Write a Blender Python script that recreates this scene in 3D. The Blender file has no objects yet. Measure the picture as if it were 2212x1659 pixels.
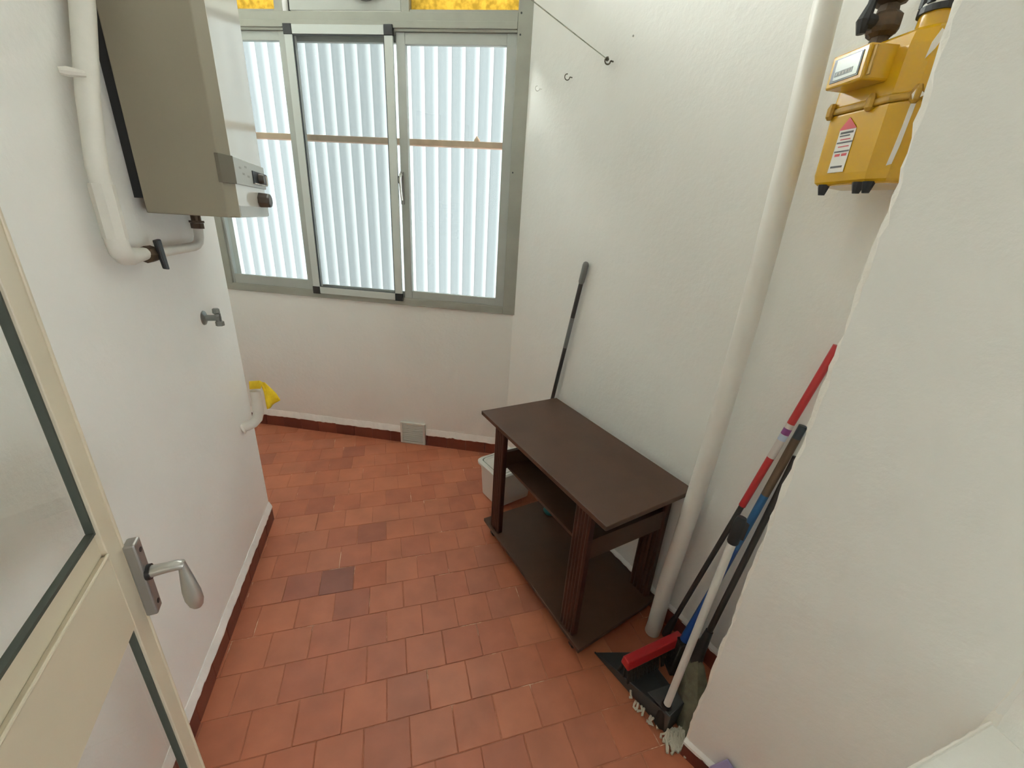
import bpy, math, random
from mathutils import Vector, Matrix

random.seed(7)
SC = bpy.context.scene
COL = SC.collection

# ------------------------------------------------------------------ camera
cam_d = bpy.data.cameras.new('camera')
cam = bpy.data.objects.new('camera', cam_d)
COL.objects.link(cam)
cam_d.sensor_fit = 'HORIZONTAL'
cam_d.sensor_width = 36.0
cam_d.lens = 36.0 * 885.0 / 2212.0
cam_d.clip_start = 0.02
_px, _py = -146.0, 2240.5           # vertical vanishing point from the centre, focal 885
_up = -Vector((_px, _py, 885.0)).normalized()
_fh = (Vector((0, 0, 1)) - _up * _up.z).normalized()
_rt = -_fh.cross(_up)
if _rt.x < 0:
    _rt = -_rt
R3 = Matrix((_rt, _fh, _up))
M4 = Matrix.Identity(4)
for i in range(3):
    M4[i][0] = R3[i][0]
    M4[i][1] = -R3[i][1]
    M4[i][2] = -R3[i][2]
M4[0][3], M4[1][3], M4[2][3] = 0.0, 0.0, 1.6
cam.matrix_world = M4
SC.camera = cam

# ------------------------------------------------------------------ world, sun, exposure
world = bpy.data.worlds.new('sky')
SC.world = world
world.use_nodes = True
wn = world.node_tree
bg = wn.nodes['Background']
bg.inputs['Color'].default_value = (0.965, 0.985, 1.0, 1)
bg.inputs['Strength'].default_value = 14.5

sun_d = bpy.data.lights.new('sun', 'SUN')
sun_d.energy = 46.0
sun_d.angle = math.radians(34)
sun_d.color = (1.0, 0.985, 0.95)
sun = bpy.data.objects.new('sun', sun_d)
COL.objects.link(sun)
sun.rotation_euler = Vector((0.89, -0.42, -0.20)).to_track_quat('-Z', 'Y').to_euler()

SC.view_settings.view_transform = 'Standard'
SC.view_settings.look = 'None'
SC.view_settings.gamma = 1.0
SC.view_settings.use_curve_mapping = False
SC.view_settings.exposure = 0.42
try:
    SC.cycles.use_denoising = True
    SC.cycles.max_bounces = 14
    SC.cycles.diffuse_bounces = 9
    SC.cycles.transparent_max_bounces = 16
    SC.cycles.sample_clamp_indirect = 6.0
    SC.cycles.caustics_reflective = False
    SC.cycles.caustics_refractive = False
except Exception:
    pass


# ------------------------------------------------------------------ materials
def _ramp(nt, pairs, fac):
    r = nt.nodes.new('ShaderNodeValToRGB')
    e = r.color_ramp.elements
    while len(e) > 1:
        e.remove(e[-1])
    e[0].position = pairs[0][0]
    e[0].color = (*pairs[0][1], 1)
    for p, c in pairs[1:]:
        k = e.new(p)
        k.color = (*c, 1)
    nt.links.new(fac, r.inputs['Fac'])
    return r.outputs['Color']


def _noise(nt, scale, detail=4.0, rough=0.55, coord='Object', stretch=None):
    t = nt.nodes.new('ShaderNodeTexCoord')
    n = nt.nodes.new('ShaderNodeTexNoise')
    n.inputs['Scale'].default_value = scale
    n.inputs['Detail'].default_value = detail
    n.inputs['Roughness'].default_value = rough
    src = t.outputs[coord]
    if stretch:
        m = nt.nodes.new('ShaderNodeMapping')
        m.inputs['Scale'].default_value = stretch
        nt.links.new(src, m.inputs['Vector'])
        src = m.outputs['Vector']
    nt.links.new(src, n.inputs['Vector'])
    return n.outputs['Fac']


def mat(name, color, rough=0.5, metal=0.0, var=0.0, vscale=6.0, bump=0.0, bscale=40.0, coat=0.0,
        stretch=None, spec=0.5, bdetail=4.0):
    m = bpy.data.materials.new(name)
    m.use_nodes = True
    nt = m.node_tree
    b = nt.nodes['Principled BSDF']
    b.inputs['Base Color'].default_value = (*color, 1)
    b.inputs['Roughness'].default_value = rough
    b.inputs['Metallic'].default_value = metal
    b.inputs['Specular IOR Level'].default_value = spec
    if coat:
        b.inputs['Coat Weight'].default_value = coat
        b.inputs['Coat Roughness'].default_value = 0.06
    if var > 0:
        f = _noise(nt, vscale, stretch=stretch)
        lo = tuple(max(0, c * (1 - var)) for c in color)
        hi = tuple(min(1, c * (1 + var)) for c in color)
        c = _ramp(nt, [(0.3, lo), (0.7, hi)], f)
        nt.links.new(c, b.inputs['Base Color'])
    if bump > 0:
        f = _noise(nt, bscale, bdetail, stretch=stretch)
        bp = nt.nodes.new('ShaderNodeBump')
        bp.inputs['Strength'].default_value = bump
        bp.inputs['Distance'].default_value = 0.004
        nt.links.new(f, bp.inputs['Height'])
        nt.links.new(bp.outputs['Normal'], b.inputs['Normal'])
    return m


def plaster(name, color):
    m = bpy.data.materials.new(name)
    m.use_nodes = True
    nt = m.node_tree
    b = nt.nodes['Principled BSDF']
    b.inputs['Roughness'].default_value = 0.72
    b.inputs['Specular IOR Level'].default_value = 0.3
    f = _noise(nt, 2.2, 5.0)
    lo = tuple(c * 0.965 for c in color)
    nt.links.new(_ramp(nt, [(0.35, lo), (0.65, color)], f), b.inputs['Base Color'])
    f1 = _noise(nt, 42.0, 5.0, 0.6)
    f2 = _noise(nt, 9.0, 3.0, 0.5)
    mx = nt.nodes.new('ShaderNodeMath')
    mx.operation = 'MULTIPLY_ADD'
    mx.inputs[1].default_value = 1.6
    nt.links.new(f2, mx.inputs[0])
    nt.links.new(f1, mx.inputs[2])
    bp = nt.nodes.new('ShaderNodeBump')
    bp.inputs['Strength'].default_value = 0.35
    bp.inputs['Distance'].default_value = 0.0045
    nt.links.new(mx.outputs[0], bp.inputs['Height'])
    nt.links.new(bp.outputs['Normal'], b.inputs['Normal'])
    return m


def glass(name, tint=(0.97, 1.0, 0.985), gloss=0.10, rough=0.02):
    m = bpy.data.materials.new(name)
    m.use_nodes = True
    nt = m.node_tree
    nt.nodes.remove(nt.nodes['Principled BSDF'])
    out = nt.nodes['Material Output']
    tr = nt.nodes.new('ShaderNodeBsdfTransparent')
    tr.inputs['Color'].default_value = (*tint, 1)
    gl = nt.nodes.new('ShaderNodeBsdfGlossy')
    gl.inputs['Roughness'].default_value = rough
    lw = nt.nodes.new('ShaderNodeLayerWeight')
    lw.inputs['Blend'].default_value = 0.5
    pw = nt.nodes.new('ShaderNodeMath')
    pw.operation = 'POWER'
    pw.inputs[1].default_value = 5.0
    nt.links.new(lw.outputs['Facing'], pw.inputs[0])
    ma = nt.nodes.new('ShaderNodeMath')
    ma.operation = 'MULTIPLY_ADD'
    ma.inputs[1].default_value = 0.5
    ma.inputs[2].default_value = gloss * 0.25
    nt.links.new(pw.outputs[0], ma.inputs[0])
    mx = nt.nodes.new('ShaderNodeMixShader')
    nt.links.new(ma.outputs[0], mx.inputs['Fac'])
    nt.links.new(tr.outputs[0], mx.inputs[1])
    nt.links.new(gl.outputs[0], mx.inputs[2])
    nt.links.new(mx.outputs[0], out.inputs['Surface'])
    return m


def translucent(name, color, diff=0.15, bump=0.0, bscale=30.0, var=0.0):
    m = bpy.data.materials.new(name)
    m.use_nodes = True
    nt = m.node_tree
    nt.nodes.remove(nt.nodes['Principled BSDF'])
    out = nt.nodes['Material Output']
    tr = nt.nodes.new('ShaderNodeBsdfTranslucent')
    tr.inputs['Color'].default_value = (*color, 1)
    df = nt.nodes.new('ShaderNodeBsdfDiffuse')
    df.inputs['Color'].default_value = (*color, 1)
    mx = nt.nodes.new('ShaderNodeMixShader')
    mx.inputs['Fac'].default_value = diff
    nt.links.new(tr.outputs[0], mx.inputs[1])
    nt.links.new(df.outputs[0], mx.inputs[2])
    nt.links.new(mx.outputs[0], out.inputs['Surface'])
    if var > 0:
        f = _noise(nt, bscale, 3.0)
        lo = tuple(c * (1 - var) for c in color)
        c = _ramp(nt, [(0.4, lo), (0.6, color)], f)
        nt.links.new(c, tr.inputs['Color'])
        nt.links.new(c, df.inputs['Color'])
    if bump > 0:
        f = _noise(nt, bscale, 3.0)
        bp = nt.nodes.new('ShaderNodeBump')
        bp.inputs['Strength'].default_value = bump
        nt.links.new(f, bp.inputs['Height'])
        nt.links.new(bp.outputs['Normal'], tr.inputs['Normal'])
    return m


def tile_material(name, stops, joint=False):
    m = bpy.data.materials.new(name)
    m.use_nodes = True
    nt = m.node_tree
    b = nt.nodes['Principled BSDF']
    oi = nt.nodes.new('ShaderNodeObjectInfo')
    base = oi.outputs['Color'] if stops is None else _ramp(nt, stops, oi.outputs['Random'])
    t = nt.nodes.new('ShaderNodeTexCoord')
    geo = nt.nodes.new('ShaderNodeNewGeometry')
    n = nt.nodes.new('ShaderNodeTexNoise')
    n.inputs['Scale'].default_value = 9.0
    n.inputs['Detail'].default_value = 5.0
    nt.links.new(geo.outputs['Position'], n.inputs['Vector'])
    mul = _ramp(nt, [(0.3, (0.88, 0.87, 0.86)), (0.7, (1.08, 1.07, 1.06))], n.outputs['Fac'])
    mx = nt.nodes.new('ShaderNodeMix')
    mx.data_type = 'RGBA'
    mx.blend_type = 'MULTIPLY'
    mx.inputs['Factor'].default_value = 1.0
    nt.links.new(base, mx.inputs['A'])
    nt.links.new(mul, mx.inputs['B'])
    nt.links.new(mx.outputs['Result'], b.inputs['Base Color'])
    n2 = nt.nodes.new('ShaderNodeTexNoise')
    n2.inputs['Scale'].default_value = 3.0
    nt.links.new(geo.outputs['Position'], n2.inputs['Vector'])
    rr = nt.nodes.new('ShaderNodeMapRange')
    rr.inputs['To Min'].default_value = 0.36
    rr.inputs['To Max'].default_value = 0.56
    nt.links.new(n2.outputs['Fac'], rr.inputs['Value'])
    nt.links.new(rr.outputs[0], b.inputs['Roughness'])
    b.inputs['Specular IOR Level'].default_value = 0.45
    n3 = nt.nodes.new('ShaderNodeTexNoise')
    n3.inputs['Scale'].default_value = 55.0
    nt.links.new(geo.outputs['Position'], n3.inputs['Vector'])
    bp = nt.nodes.new('ShaderNodeBump')
    bp.inputs['Strength'].default_value = 0.12
    bp.inputs['Distance'].default_value = 0.003
    nt.links.new(n3.outputs['Fac'], bp.inputs['Height'])
    nt.links.new(bp.outputs['Normal'], b.inputs['Normal'])
    return m


def grout_material():
    m = bpy.data.materials.new('floor_joint_mortar')
    m.use_nodes = True
    nt = m.node_tree
    b = nt.nodes['Principled BSDF']
    f = _noise(nt, 5.5, 6.0, 0.65)
    c = _ramp(nt, [(0.50, (0.36, 0.118, 0.062)), (0.58, (0.46, 0.19, 0.11)), (0.645, (0.78, 0.56, 0.40))], f)
    nt.links.new(c, b.inputs['Base Color'])
    b.inputs['Roughness'].default_value = 0.85
    return m


def wood_material(name, dark, light, rough=0.35, stretch=(1, 1, 1), scale=18.0):
    m = bpy.data.materials.new(name)
    m.use_nodes = True
    nt = m.node_tree
    b = nt.nodes['Principled BSDF']
    f = _noise(nt, scale, 6.0, 0.6, stretch=stretch)
    nt.links.new(_ramp(nt, [(0.3, dark), (0.7, light)], f), b.inputs['Base Color'])
    b.inputs['Roughness'].default_value = rough
    b.inputs['Specular IOR Level'].default_value = 0.4
    return m


def screen_material():
    m = bpy.data.materials.new('fly_screen_mesh')
    m.use_nodes = True
    nt = m.node_tree
    nt.nodes.remove(nt.nodes['Principled BSDF'])
    out = nt.nodes['Material Output']
    tr = nt.nodes.new('ShaderNodeBsdfTransparent')
    df = nt.nodes.new('ShaderNodeBsdfDiffuse')
    df.inputs['Color'].default_value = (0.22, 0.24, 0.24, 1)
    mx = nt.nodes.new('ShaderNodeMixShader')
    mx.inputs['Fac'].default_value = 0.15
    nt.links.new(tr.outputs[0], mx.inputs[1])
    nt.links.new(df.outputs[0], mx.inputs[2])
    nt.links.new(mx.outputs[0], out.inputs['Surface'])
    return m


M_WALL = plaster('white_plaster', (0.885, 0.885, 0.85))
M_CEIL = plaster('ceiling_plaster', (0.89, 0.885, 0.86))
M_CHIP = mat('fresh_white_paint_edge', (0.88, 0.86, 0.80), 0.75, bump=0.4, bscale=90)
M_CAP = mat('white_painted_skirting_cap', (0.92, 0.92, 0.89), 0.6, var=0.06, vscale=14, bump=0.4, bscale=60)
M_TILE = tile_material('terracotta_tile', None)
M_SKIRT = tile_material('terracotta_skirting', [(0.0, (0.13, 0.030, 0.020)), (0.5, (0.165, 0.042, 0.026)), (1.0, (0.20, 0.052, 0.030))])
M_GROUT = grout_material()
M_KFLOOR = mat('pale_grey_floor', (0.40, 0.41, 0.40), 0.5, var=0.08, vscale=4)
M_ALU = mat('brushed_aluminium', (0.41, 0.425, 0.395), 0.42, 0.25, var=0.05, vscale=5)
M_ALU2 = mat('aged_aluminium', (0.335, 0.335, 0.285), 0.48, 0.2, var=0.08, vscale=5)
M_ALUW = mat('pale_screen_aluminium', (0.60, 0.63, 0.60), 0.4, 0.15)
M_PANEL = mat('grey_upper_panel', (0.52, 0.53, 0.49), 0.55, 0.0, var=0.04)
M_BLACK = mat('black_plastic', (0.012, 0.012, 0.013), 0.45)
M_SEAL = mat('dark_rubber_seal', (0.04, 0.045, 0.045), 0.6)
M_GREENSEAL = mat('dark_green_glazing_seal', (0.055, 0.065, 0.050), 0.6)
M_GLASS = glass('window_glass')
M_DOORGLASS = glass('door_glass', (0.985, 0.995, 0.99), 0.06)
M_SCREEN = screen_material()
M_SHEET = translucent('corrugated_translucent_sheet', (0.058, 0.0635, 0.065), 0.10)
M_YELLOW_GLASS = translucent('yellow_textured_glass', (0.30, 0.235, 0.080), 0.05, bump=0.6, bscale=38, var=0.32)
M_BATTEN = mat('brown_painted_batten', (0.62, 0.42, 0.31), 0.6, var=0.15, vscale=9)
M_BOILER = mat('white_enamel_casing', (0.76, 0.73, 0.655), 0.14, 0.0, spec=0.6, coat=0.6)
M_BOILSIDE = mat('shade_toned_casing_side', (0.26, 0.228, 0.165), 0.5)  # shade on the white boiler's side put into the casing colour
M_BAND = mat('silver_grey_band', (0.50, 0.50, 0.46), 0.35, 0.2)
M_BANDEND = mat('shade_toned_band_end', (0.135, 0.120, 0.085), 0.45)  # camera-facing end of the silver band, its shade put into the colour
M_BROWNPLASTIC = mat('dark_brown_plastic', (0.062, 0.048, 0.036), 0.4)
M_PAINTPIPE = mat('painted_white_pipe', (0.72, 0.70, 0.635), 0.5, var=0.06, vscale=9, bump=0.2, bscale=70)
M_PVC = mat('white_downpipe_paint', (0.80, 0.78, 0.725), 0.45, var=0.04, vscale=5, bump=0.12, bscale=60)
M_CHROME = mat('worn_chrome', (0.27, 0.28, 0.265), 0.28, 0.95)
M_YCLOTH = mat('yellow_cloth', (0.72, 0.49, 0.012), 0.85, var=0.12, vscale=30, bump=0.4, bscale=200)
M_METER = mat('yellow_meter_paint', (0.50, 0.275, 0.005), 0.24, 0.0, spec=0.5, coat=0.3, var=0.07, vscale=9)
M_METERDARK = mat('dirty_yellow_paint', (0.36, 0.20, 0.015), 0.5, var=0.2, vscale=40)
M_RUSTY = mat('rusty_brass_fitting', (0.085, 0.055, 0.032), 0.55, 0.5, var=0.35, vscale=40)
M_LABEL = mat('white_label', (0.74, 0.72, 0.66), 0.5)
M_REDPRINT = mat('red_label_print', (0.50, 0.055, 0.06), 0.5)
M_DARKPRINT = mat('dark_label_print', (0.09, 0.09, 0.09), 0.6)
M_GREYPRINT = mat('grey_label_print', (0.38, 0.37, 0.34), 0.6)
M_DIAL = mat('meter_dial_face', (0.60, 0.66, 0.64), 0.25)
M_DIALDARK = mat('meter_digit_window', (0.10, 0.12, 0.11), 0.3)
M_TABLE = wood_material('dark_brown_laminate', (0.056, 0.026, 0.0145), (0.078, 0.037, 0.021), 0.40, (1, 1, 1), 6.0)
M_LEG = wood_material('reddish_dark_wood', (0.030, 0.010, 0.007), (0.062, 0.018, 0.011), 0.36, (1, 1, 0.06), 60.0)
M_BIN = mat('white_bin_plastic', (0.74, 0.73, 0.68), 0.38)
M_TEAL = mat('teal_plastic', (0.008, 0.12, 0.125), 0.5)
M_BLUE = mat('blue_plastic', (0.012, 0.075, 0.30), 0.4)
M_BROWNWOOD = wood_material('brown_wood_print', (0.085, 0.05, 0.03), (0.20, 0.135, 0.085), 0.5, (1, 1, 0.1), 40.0)
M_RED = mat('red_plastic', (0.42, 0.018, 0.022), 0.38)
M_CHARCOAL = mat('charcoal_plastic', (0.045, 0.048, 0.047), 0.42)
M_DARKBRISTLE = mat('dark_bristles', (0.028, 0.022, 0.018), 0.9, var=0.4, vscale=90)
M_TUBE = mat('white_tube', (0.70, 0.68, 0.64), 0.4)
M_STICKER = mat('pale_sticker', (0.62, 0.55, 0.52), 0.5)
M_PURPLE = mat('purple_print', (0.20, 0.045, 0.20), 0.5)
M_LILACPRINT = mat('pale_blue_print', (0.48, 0.55, 0.68), 0.5)
M_MOPCLOTH = mat('grey_mop_cloth', (0.15, 0.135, 0.088), 0.95, var=0.35, vscale=25, bump=0.6, bscale=90)
M_STRAND = mat('cream_cotton_strand', (0.62, 0.59, 0.49), 0.95, bump=0.5, bscale=300)
M_GREYGRIP = mat('grey_rubber_grip', (0.17, 0.175, 0.165), 0.6)
M_DARKPOLE = mat('dark_pole', (0.026, 0.022, 0.021), 0.4)
M_HOOK = mat('rusty_hook_metal', (0.13, 0.115, 0.085), 0.45, 0.7)
M_CORD = mat('grey_green_cord', (0.42, 0.42, 0.34), 0.7)
M_VENT = mat('white_vent_plastic', (0.66, 0.65, 0.59), 0.5)
M_LAVENDER = mat('lavender_plastic', (0.34, 0.31, 0.55), 0.55)
M_DOOR = mat('cream_lacquered_door', (0.62, 0.55, 0.42), 0.36, var=0.04, vscale=4)
M_HANDLE = mat('grey_metal_handle', (0.30, 0.285, 0.265), 0.36, 0.6)
M_LEVER = mat('light_metal_lever', (0.55, 0.54, 0.50), 0.28, 0.8)


# ------------------------------------------------------------------ geometry helpers
class B:
    """collects vertices and faces in world coordinates"""

    def __init__(s):
        s.v, s.f = [], []

    def add(s, vs, fs):
        o = len(s.v)
        s.v += [Vector(p) for p in vs]
        s.f += [[i + o for i in f] for f in fs]
        return s

    def hexa(s, p):     # bottom 4 ccw, top 4 ccw
        return s.add(p, [(3, 2, 1, 0), (4, 5, 6, 7), (0, 1, 5, 4), (1, 2, 6, 5), (2, 3, 7, 6), (3, 0, 4, 7)])

    def prism(s, poly, z0, z1):
        n = len(poly)
        a = sum(poly[i][0] * poly[(i + 1) % n][1] - poly[(i + 1) % n][0] * poly[i][1] for i in range(n))
        if a < 0:
            poly = poly[::-1]
        vs = [(p[0], p[1], z0) for p in poly] + [(p[0], p[1], z1) for p in poly]
        fs = [tuple(range(n))[::-1], tuple(range(n, 2 * n))]
        fs += [(i, (i + 1) % n, n + (i + 1) % n, n + i) for i in range(n)]
        return s.add(vs, fs)

    def loft(s, rings, cap=True):
        n = len(rings[0])
        vs = [p for r in rings for p in r]
        fs = []
        for k in range(len(rings) - 1):
            for i in range(n):
                j = (i + 1) % n
                fs.append((k * n + i, k * n + j, (k + 1) * n + j, (k + 1) * n + i))
        if cap:
            fs.append(tuple(range(n))[::-1])
            fs.append(tuple(range((len(rings) - 1) * n, len(rings) * n)))
        return s.add(vs, fs)

    def tube(s, pts, r, n=14, cap=True):
        pts = [Vector(p) for p in pts]
        m = len(pts)
        rs = r if isinstance(r, (list, tuple)) else [r] * m
        tang = []
        for i in range(m):
            a = pts[max(0, i - 1)]
            b = pts[min(m - 1, i + 1)]
            t = (b - a)
            tang.append(t.normalized() if t.length > 1e-9 else (tang[-1] if tang else Vector((0, 0, 1))))
        ref = Vector((0, 0, 1)) if abs(tang[0].z) < 0.9 else Vector((1, 0, 0))
        x = tang[0].cross(ref).normalized()
        rings = []
        for i in range(m):
            x = (x - tang[i] * x.dot(tang[i])).normalized()
            y = tang[i].cross(x)
            rings.append([pts[i] + (x * math.cos(2 * math.pi * k / n) + y * math.sin(2 * math.pi * k / n)) * rs[i]
                          for k in range(n)])
        return s.loft(rings, cap)

    def make(s, name, material, parent=None, loc=None, bevel=0.0, smooth=False, seg=2):
        base = Vector((0, 0, 0))
        if parent is not None:
            p = parent
            while p is not None:
                base += p.location
                p = p.parent
        own = Vector(loc) - base if (loc is not None) else Vector((0, 0, 0))
        me = bpy.data.meshes.new(name)
        me.from_pydata([(v - base - own)[:] for v in s.v], [], s.f)
        me.validate()
        me.update()
        if smooth:
            me.shade_smooth()
            me.set_sharp_from_angle(angle=math.radians(38))
        me.materials.append(material)
        o = bpy.data.objects.new(name, me)
        o.location = own
        o.parent = parent
        COL.objects.link(o)
        if bevel > 0:
            md = o.modifiers.new('bevel', 'BEVEL')
            md.width = bevel
            md.segments = seg
            md.limit_method = 'ANGLE'
            md.angle_limit = math.radians(35)
        return o


def arc(c, a, b, r, n=6):
    """rounded corner points: from c towards unit vectors a then b"""
    c, a, b = Vector(c), Vector(a).normalized(), Vector(b).normalized()
    o = c + (a + b) * r
    out = []
    for i in range(n + 1):
        t = math.pi / 2 * i / n
        out.append(o - b * r * math.cos(t) - a * r * math.sin(t))
    return out


def thing(name, loc, label, cat=None, group=None, kind=None):
    o = bpy.data.objects.new(name, None)
    o.empty_display_size = 0.05
    o.location = loc
    COL.objects.link(o)
    tag(o, label, cat, group, kind)
    return o


def tag(o, label, cat=None, group=None, kind=None):
    if label:
        o['label'] = label
    if cat:
        o['category'] = cat
    if group:
        o['group'] = group
    if kind:
        o['kind'] = kind
    return o


class Frame:
    """a vertical plane: origin, azimuth of its direction, normal into the room"""

    def __init__(s, o, az, toward=(0, 0)):
        s.o = Vector((o[0], o[1], 0))
        a = math.radians(az)
        s.d = Vector((math.sin(a), math.cos(a), 0))
        s.n = Vector((s.d.y, -s.d.x, 0))
        if s.n.dot(Vector((toward[0], toward[1], 0)) - s.o) < 0:
            s.n = -s.n

    def w(s, u, z, off=0.0):
        return s.o + s.d * u + s.n * off + Vector((0, 0, z))

    def box(s, b, u0, u1, z0, z1, o0, o1):
        p = [(u0, o0), (u1, o0), (u1, o1), (u0, o1)]
        q = [s.w(u, z0, o) for u, o in p]
        if (q[1] - q[0]).cross(q[3] - q[0]).z < 0:
            q = q[::-1]
        b.hexa(q + [v + Vector((0, 0, z1 - z0)) for v in q])
        return b


CR = (-0.023, 2.63)
FR = Frame(CR, 149.25)                 # right wall, u runs towards the camera
FW = Frame(CR, -82.9)                  # window wall, u runs left
FL = Frame((-1.275, 1.80), 162.585)    # left wall, u runs towards the camera
FP = Frame((0.64, 0.84), 135.0)        # near right wall
FT = Frame((-0.146, 1.882), 149.25)    # table front edge
FD = Frame((-0.574, 0.476), 154.0)     # door leaf face, u runs towards the hinge

# ------------------------------------------------------------------ room shell
H = 3.46


def xy(v):
    return (v[0], v[1])


def struct(name, b, m, **k):
    o = b.make(name, m, **k)
    o['kind'] = 'structure'
    return o


V3 = Vector((0.963, 0.517, 0))
JD = Vector((math.sin(math.radians(170)), math.cos(math.radians(170)), 0))

# floor: mortar bed carrying tiles
b = B()
b.prism([(-3.2, -4.2), (2.6, -4.2), (2.6, 3.4), (-3.2, 3.4)], -0.06, -0.0022)
floor = struct('floor', b, M_GROUT)
tag(floor, 'red terracotta tiled floor with worn mortar joints')

b = B()
b.prism([(-3.0, -4.0), (2.4, -4.0), (2.4, -0.05), (1.1, -0.05), (0.0, -0.28), (-3.0, -0.28)], -0.0022, 0.001)  # unseen slab added in grey to keep bounced light neutral
tag(struct('floor', b, M_KFLOOR), 'added pale grey floor of the unseen room behind the doorway')
b = B()
b.prism([(-3.2, -4.2), (2.6, -4.2), (2.6, 3.4), (-3.2, 3.4)], H, H + 0.1)
tag(struct('ceiling', b, M_CEIL), 'white plastered ceiling above the small room')

# right wall
b = B()
p0 = FR.w(-0.08, 0)
p1 = FR.w(2.6, 0)
b.prism([xy(p0), xy(p1), xy(p1 - FR.n * 0.16), xy(p0 - FR.n * 0.16)], 0, H)
tag(struct('wall_right', b, M_WALL), 'white plastered wall behind the brown table and the white downpipe')

# window wall with its opening
b = B()
WT = -0.13
FW.box(b, -0.15, 2.55, 0, 1.045, WT, 0)
FW.box(b, -0.15, 2.55, 3.40, H, WT, 0)
FW.box(b, 2.03, 2.55, 1.045, 3.40, WT, 0)
tag(struct('wall_far', b, M_WALL), 'white plastered wall below and around the window')

# left wall and the recess behind it
b = B()
q = [FL.w(0, 0), FL.w(2.05, 0), FL.w(2.05, 0, -0.2), FL.w(0.0, 0, -1.0)]
b.prism([xy(p) for p in q], 0, H)
tag(struct('wall_left', b, M_WALL), 'white plastered wall carrying the boiler and the taps')
b = B()
q = [FL.w(0.05, 0, -0.85), FL.w(-1.5, 0, -0.85), FL.w(-1.5, 0, -1.0), FL.w(0.05, 0, -1.0)]
b.prism([xy(p) for p in q], 0, H)
tag(struct('wall_recess', b, M_WALL), 'white end wall of the recess left of the window')

# near right wall: a wall end with an uneven, chipped plaster edge
azs = [(0.0, -0.002), (0.06, 0.000), (0.55, 0.011), (0.9, 0.015), (1.26, 0.025), (1.45, 0.0245), (1.69, 0.024), (1.96, 0.013), (2.2, 0.004), (3.47, -0.03)]


def edge_shift(z):
    for (za, a), (zb, c) in zip(azs, azs[1:]):
        if z <= zb:
            return a + (c - a) * (z - za) / (zb - za)
    return azs[-1][1]


rnd = random.Random(3)
rings = []
chip = []
nz = 150
for k in range(nz + 1):
    z = H * k / nz
    s0 = edge_shift(z)
    j1 = rnd.uniform(-0.0025, 0.0025) + 0.002 * math.sin(z * 23)
    j2 = rnd.uniform(-0.002, 0.003)
    w = 0.007 + rnd.uniform(-0.003, 0.004)
    if z < 0.13:
        w += 0.010 * (0.13 - z) / 0.13
    e0 = FP.w(s0 + w, z, 0)                       # on the face
    e1 = FP.w(s0 + j1, z, -0.003 - abs(j2))       # on the edge
    e2 = FP.w(s0 + 0.004, z, -0.016)
    chip.append((e0, e1, e2))
    back = [Vector((1.02, 1.02, z)), Vector((1.6, 0.9, z)), Vector((1.6, 0.1, z))]
    j = rnd.uniform(-0.002, 0.002)
    v0 = V3 + Vector((0, 0, z)) - FP.d * (0.007 + j)
    v1 = V3 + Vector((0, 0, z)) + JD * (0.006 + j)
    v2 = V3 + Vector((0, 0, z)) + JD * 0.55
    rings.append([e0, e2] + back + [v2, v1, v0])
b = B()
b.loft([r[::-1] for r in rings])
tag(struct('wall_front', b, M_WALL), 'white wall end in the right foreground with a chipped edge')
pillar = bpy.data.objects['wall_front']
b = B()
n = len(chip)
vs = [p for c in chip for p in c]
fs = []
for k in range(n - 1):
    for i in range(2):
        fs.append((3 * k + i, 3 * k + 3 + i, 3 * k + 4 + i, 3 * k + 1 + i))
b.add(vs, fs)
b.make('chipped_edge', M_CHIP, pillar, smooth=False)
b = B()
vs, fs = [], []
for k in range(nz + 1):
    z = H * k / nz
    j = rnd.uniform(-0.0015, 0.0015)
    a0 = V3 + Vector((0, 0, z)) - FP.d * (0.008 + j)
    vs += [a0 + FP.n * 0.0005, V3 + Vector((0, 0, z)) + FP.n * (0.002 + j), V3 + Vector((0, 0, z)) + JD * (0.007 + j) - FP.d * -0.0005]
for k in range(nz):
    for i in range(2):
        fs.append((3 * k + i, 3 * k + 3 + i, 3 * k + 4 + i, 3 * k + 1 + i))
b.add(vs, fs)
b.make('chipped_edge', M_CHIP, pillar)

# low plastered ledge at the foot of the door jamb
LD = Vector((math.sin(math.radians(250)), math.cos(math.radians(250)), 0))
b = B()
q = [V3, V3 + LD * 0.42, V3 + LD * 0.42 + JD * 0.35, V3 + JD * 0.5]
b.prism([xy(p) for p in q], 0, 0.763)
tag(struct('trim_1', b, M_WALL, bevel=0.004), 'low plastered ledge beside the doorway at lower right')
b = B()
pts = []
for i in range(26):
    t = i / 25
    pts.append(V3 + LD * 0.42 * t + Vector((0, 0, 0.763 + rnd.uniform(-0.0007, 0.0012))))
b.tube(pts, [0.0024 + rnd.uniform(-0.0006, 0.001) for _ in pts], 6)
b.make('chipped_edge', M_CHIP, bpy.data.objects['trim_1'])

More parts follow.
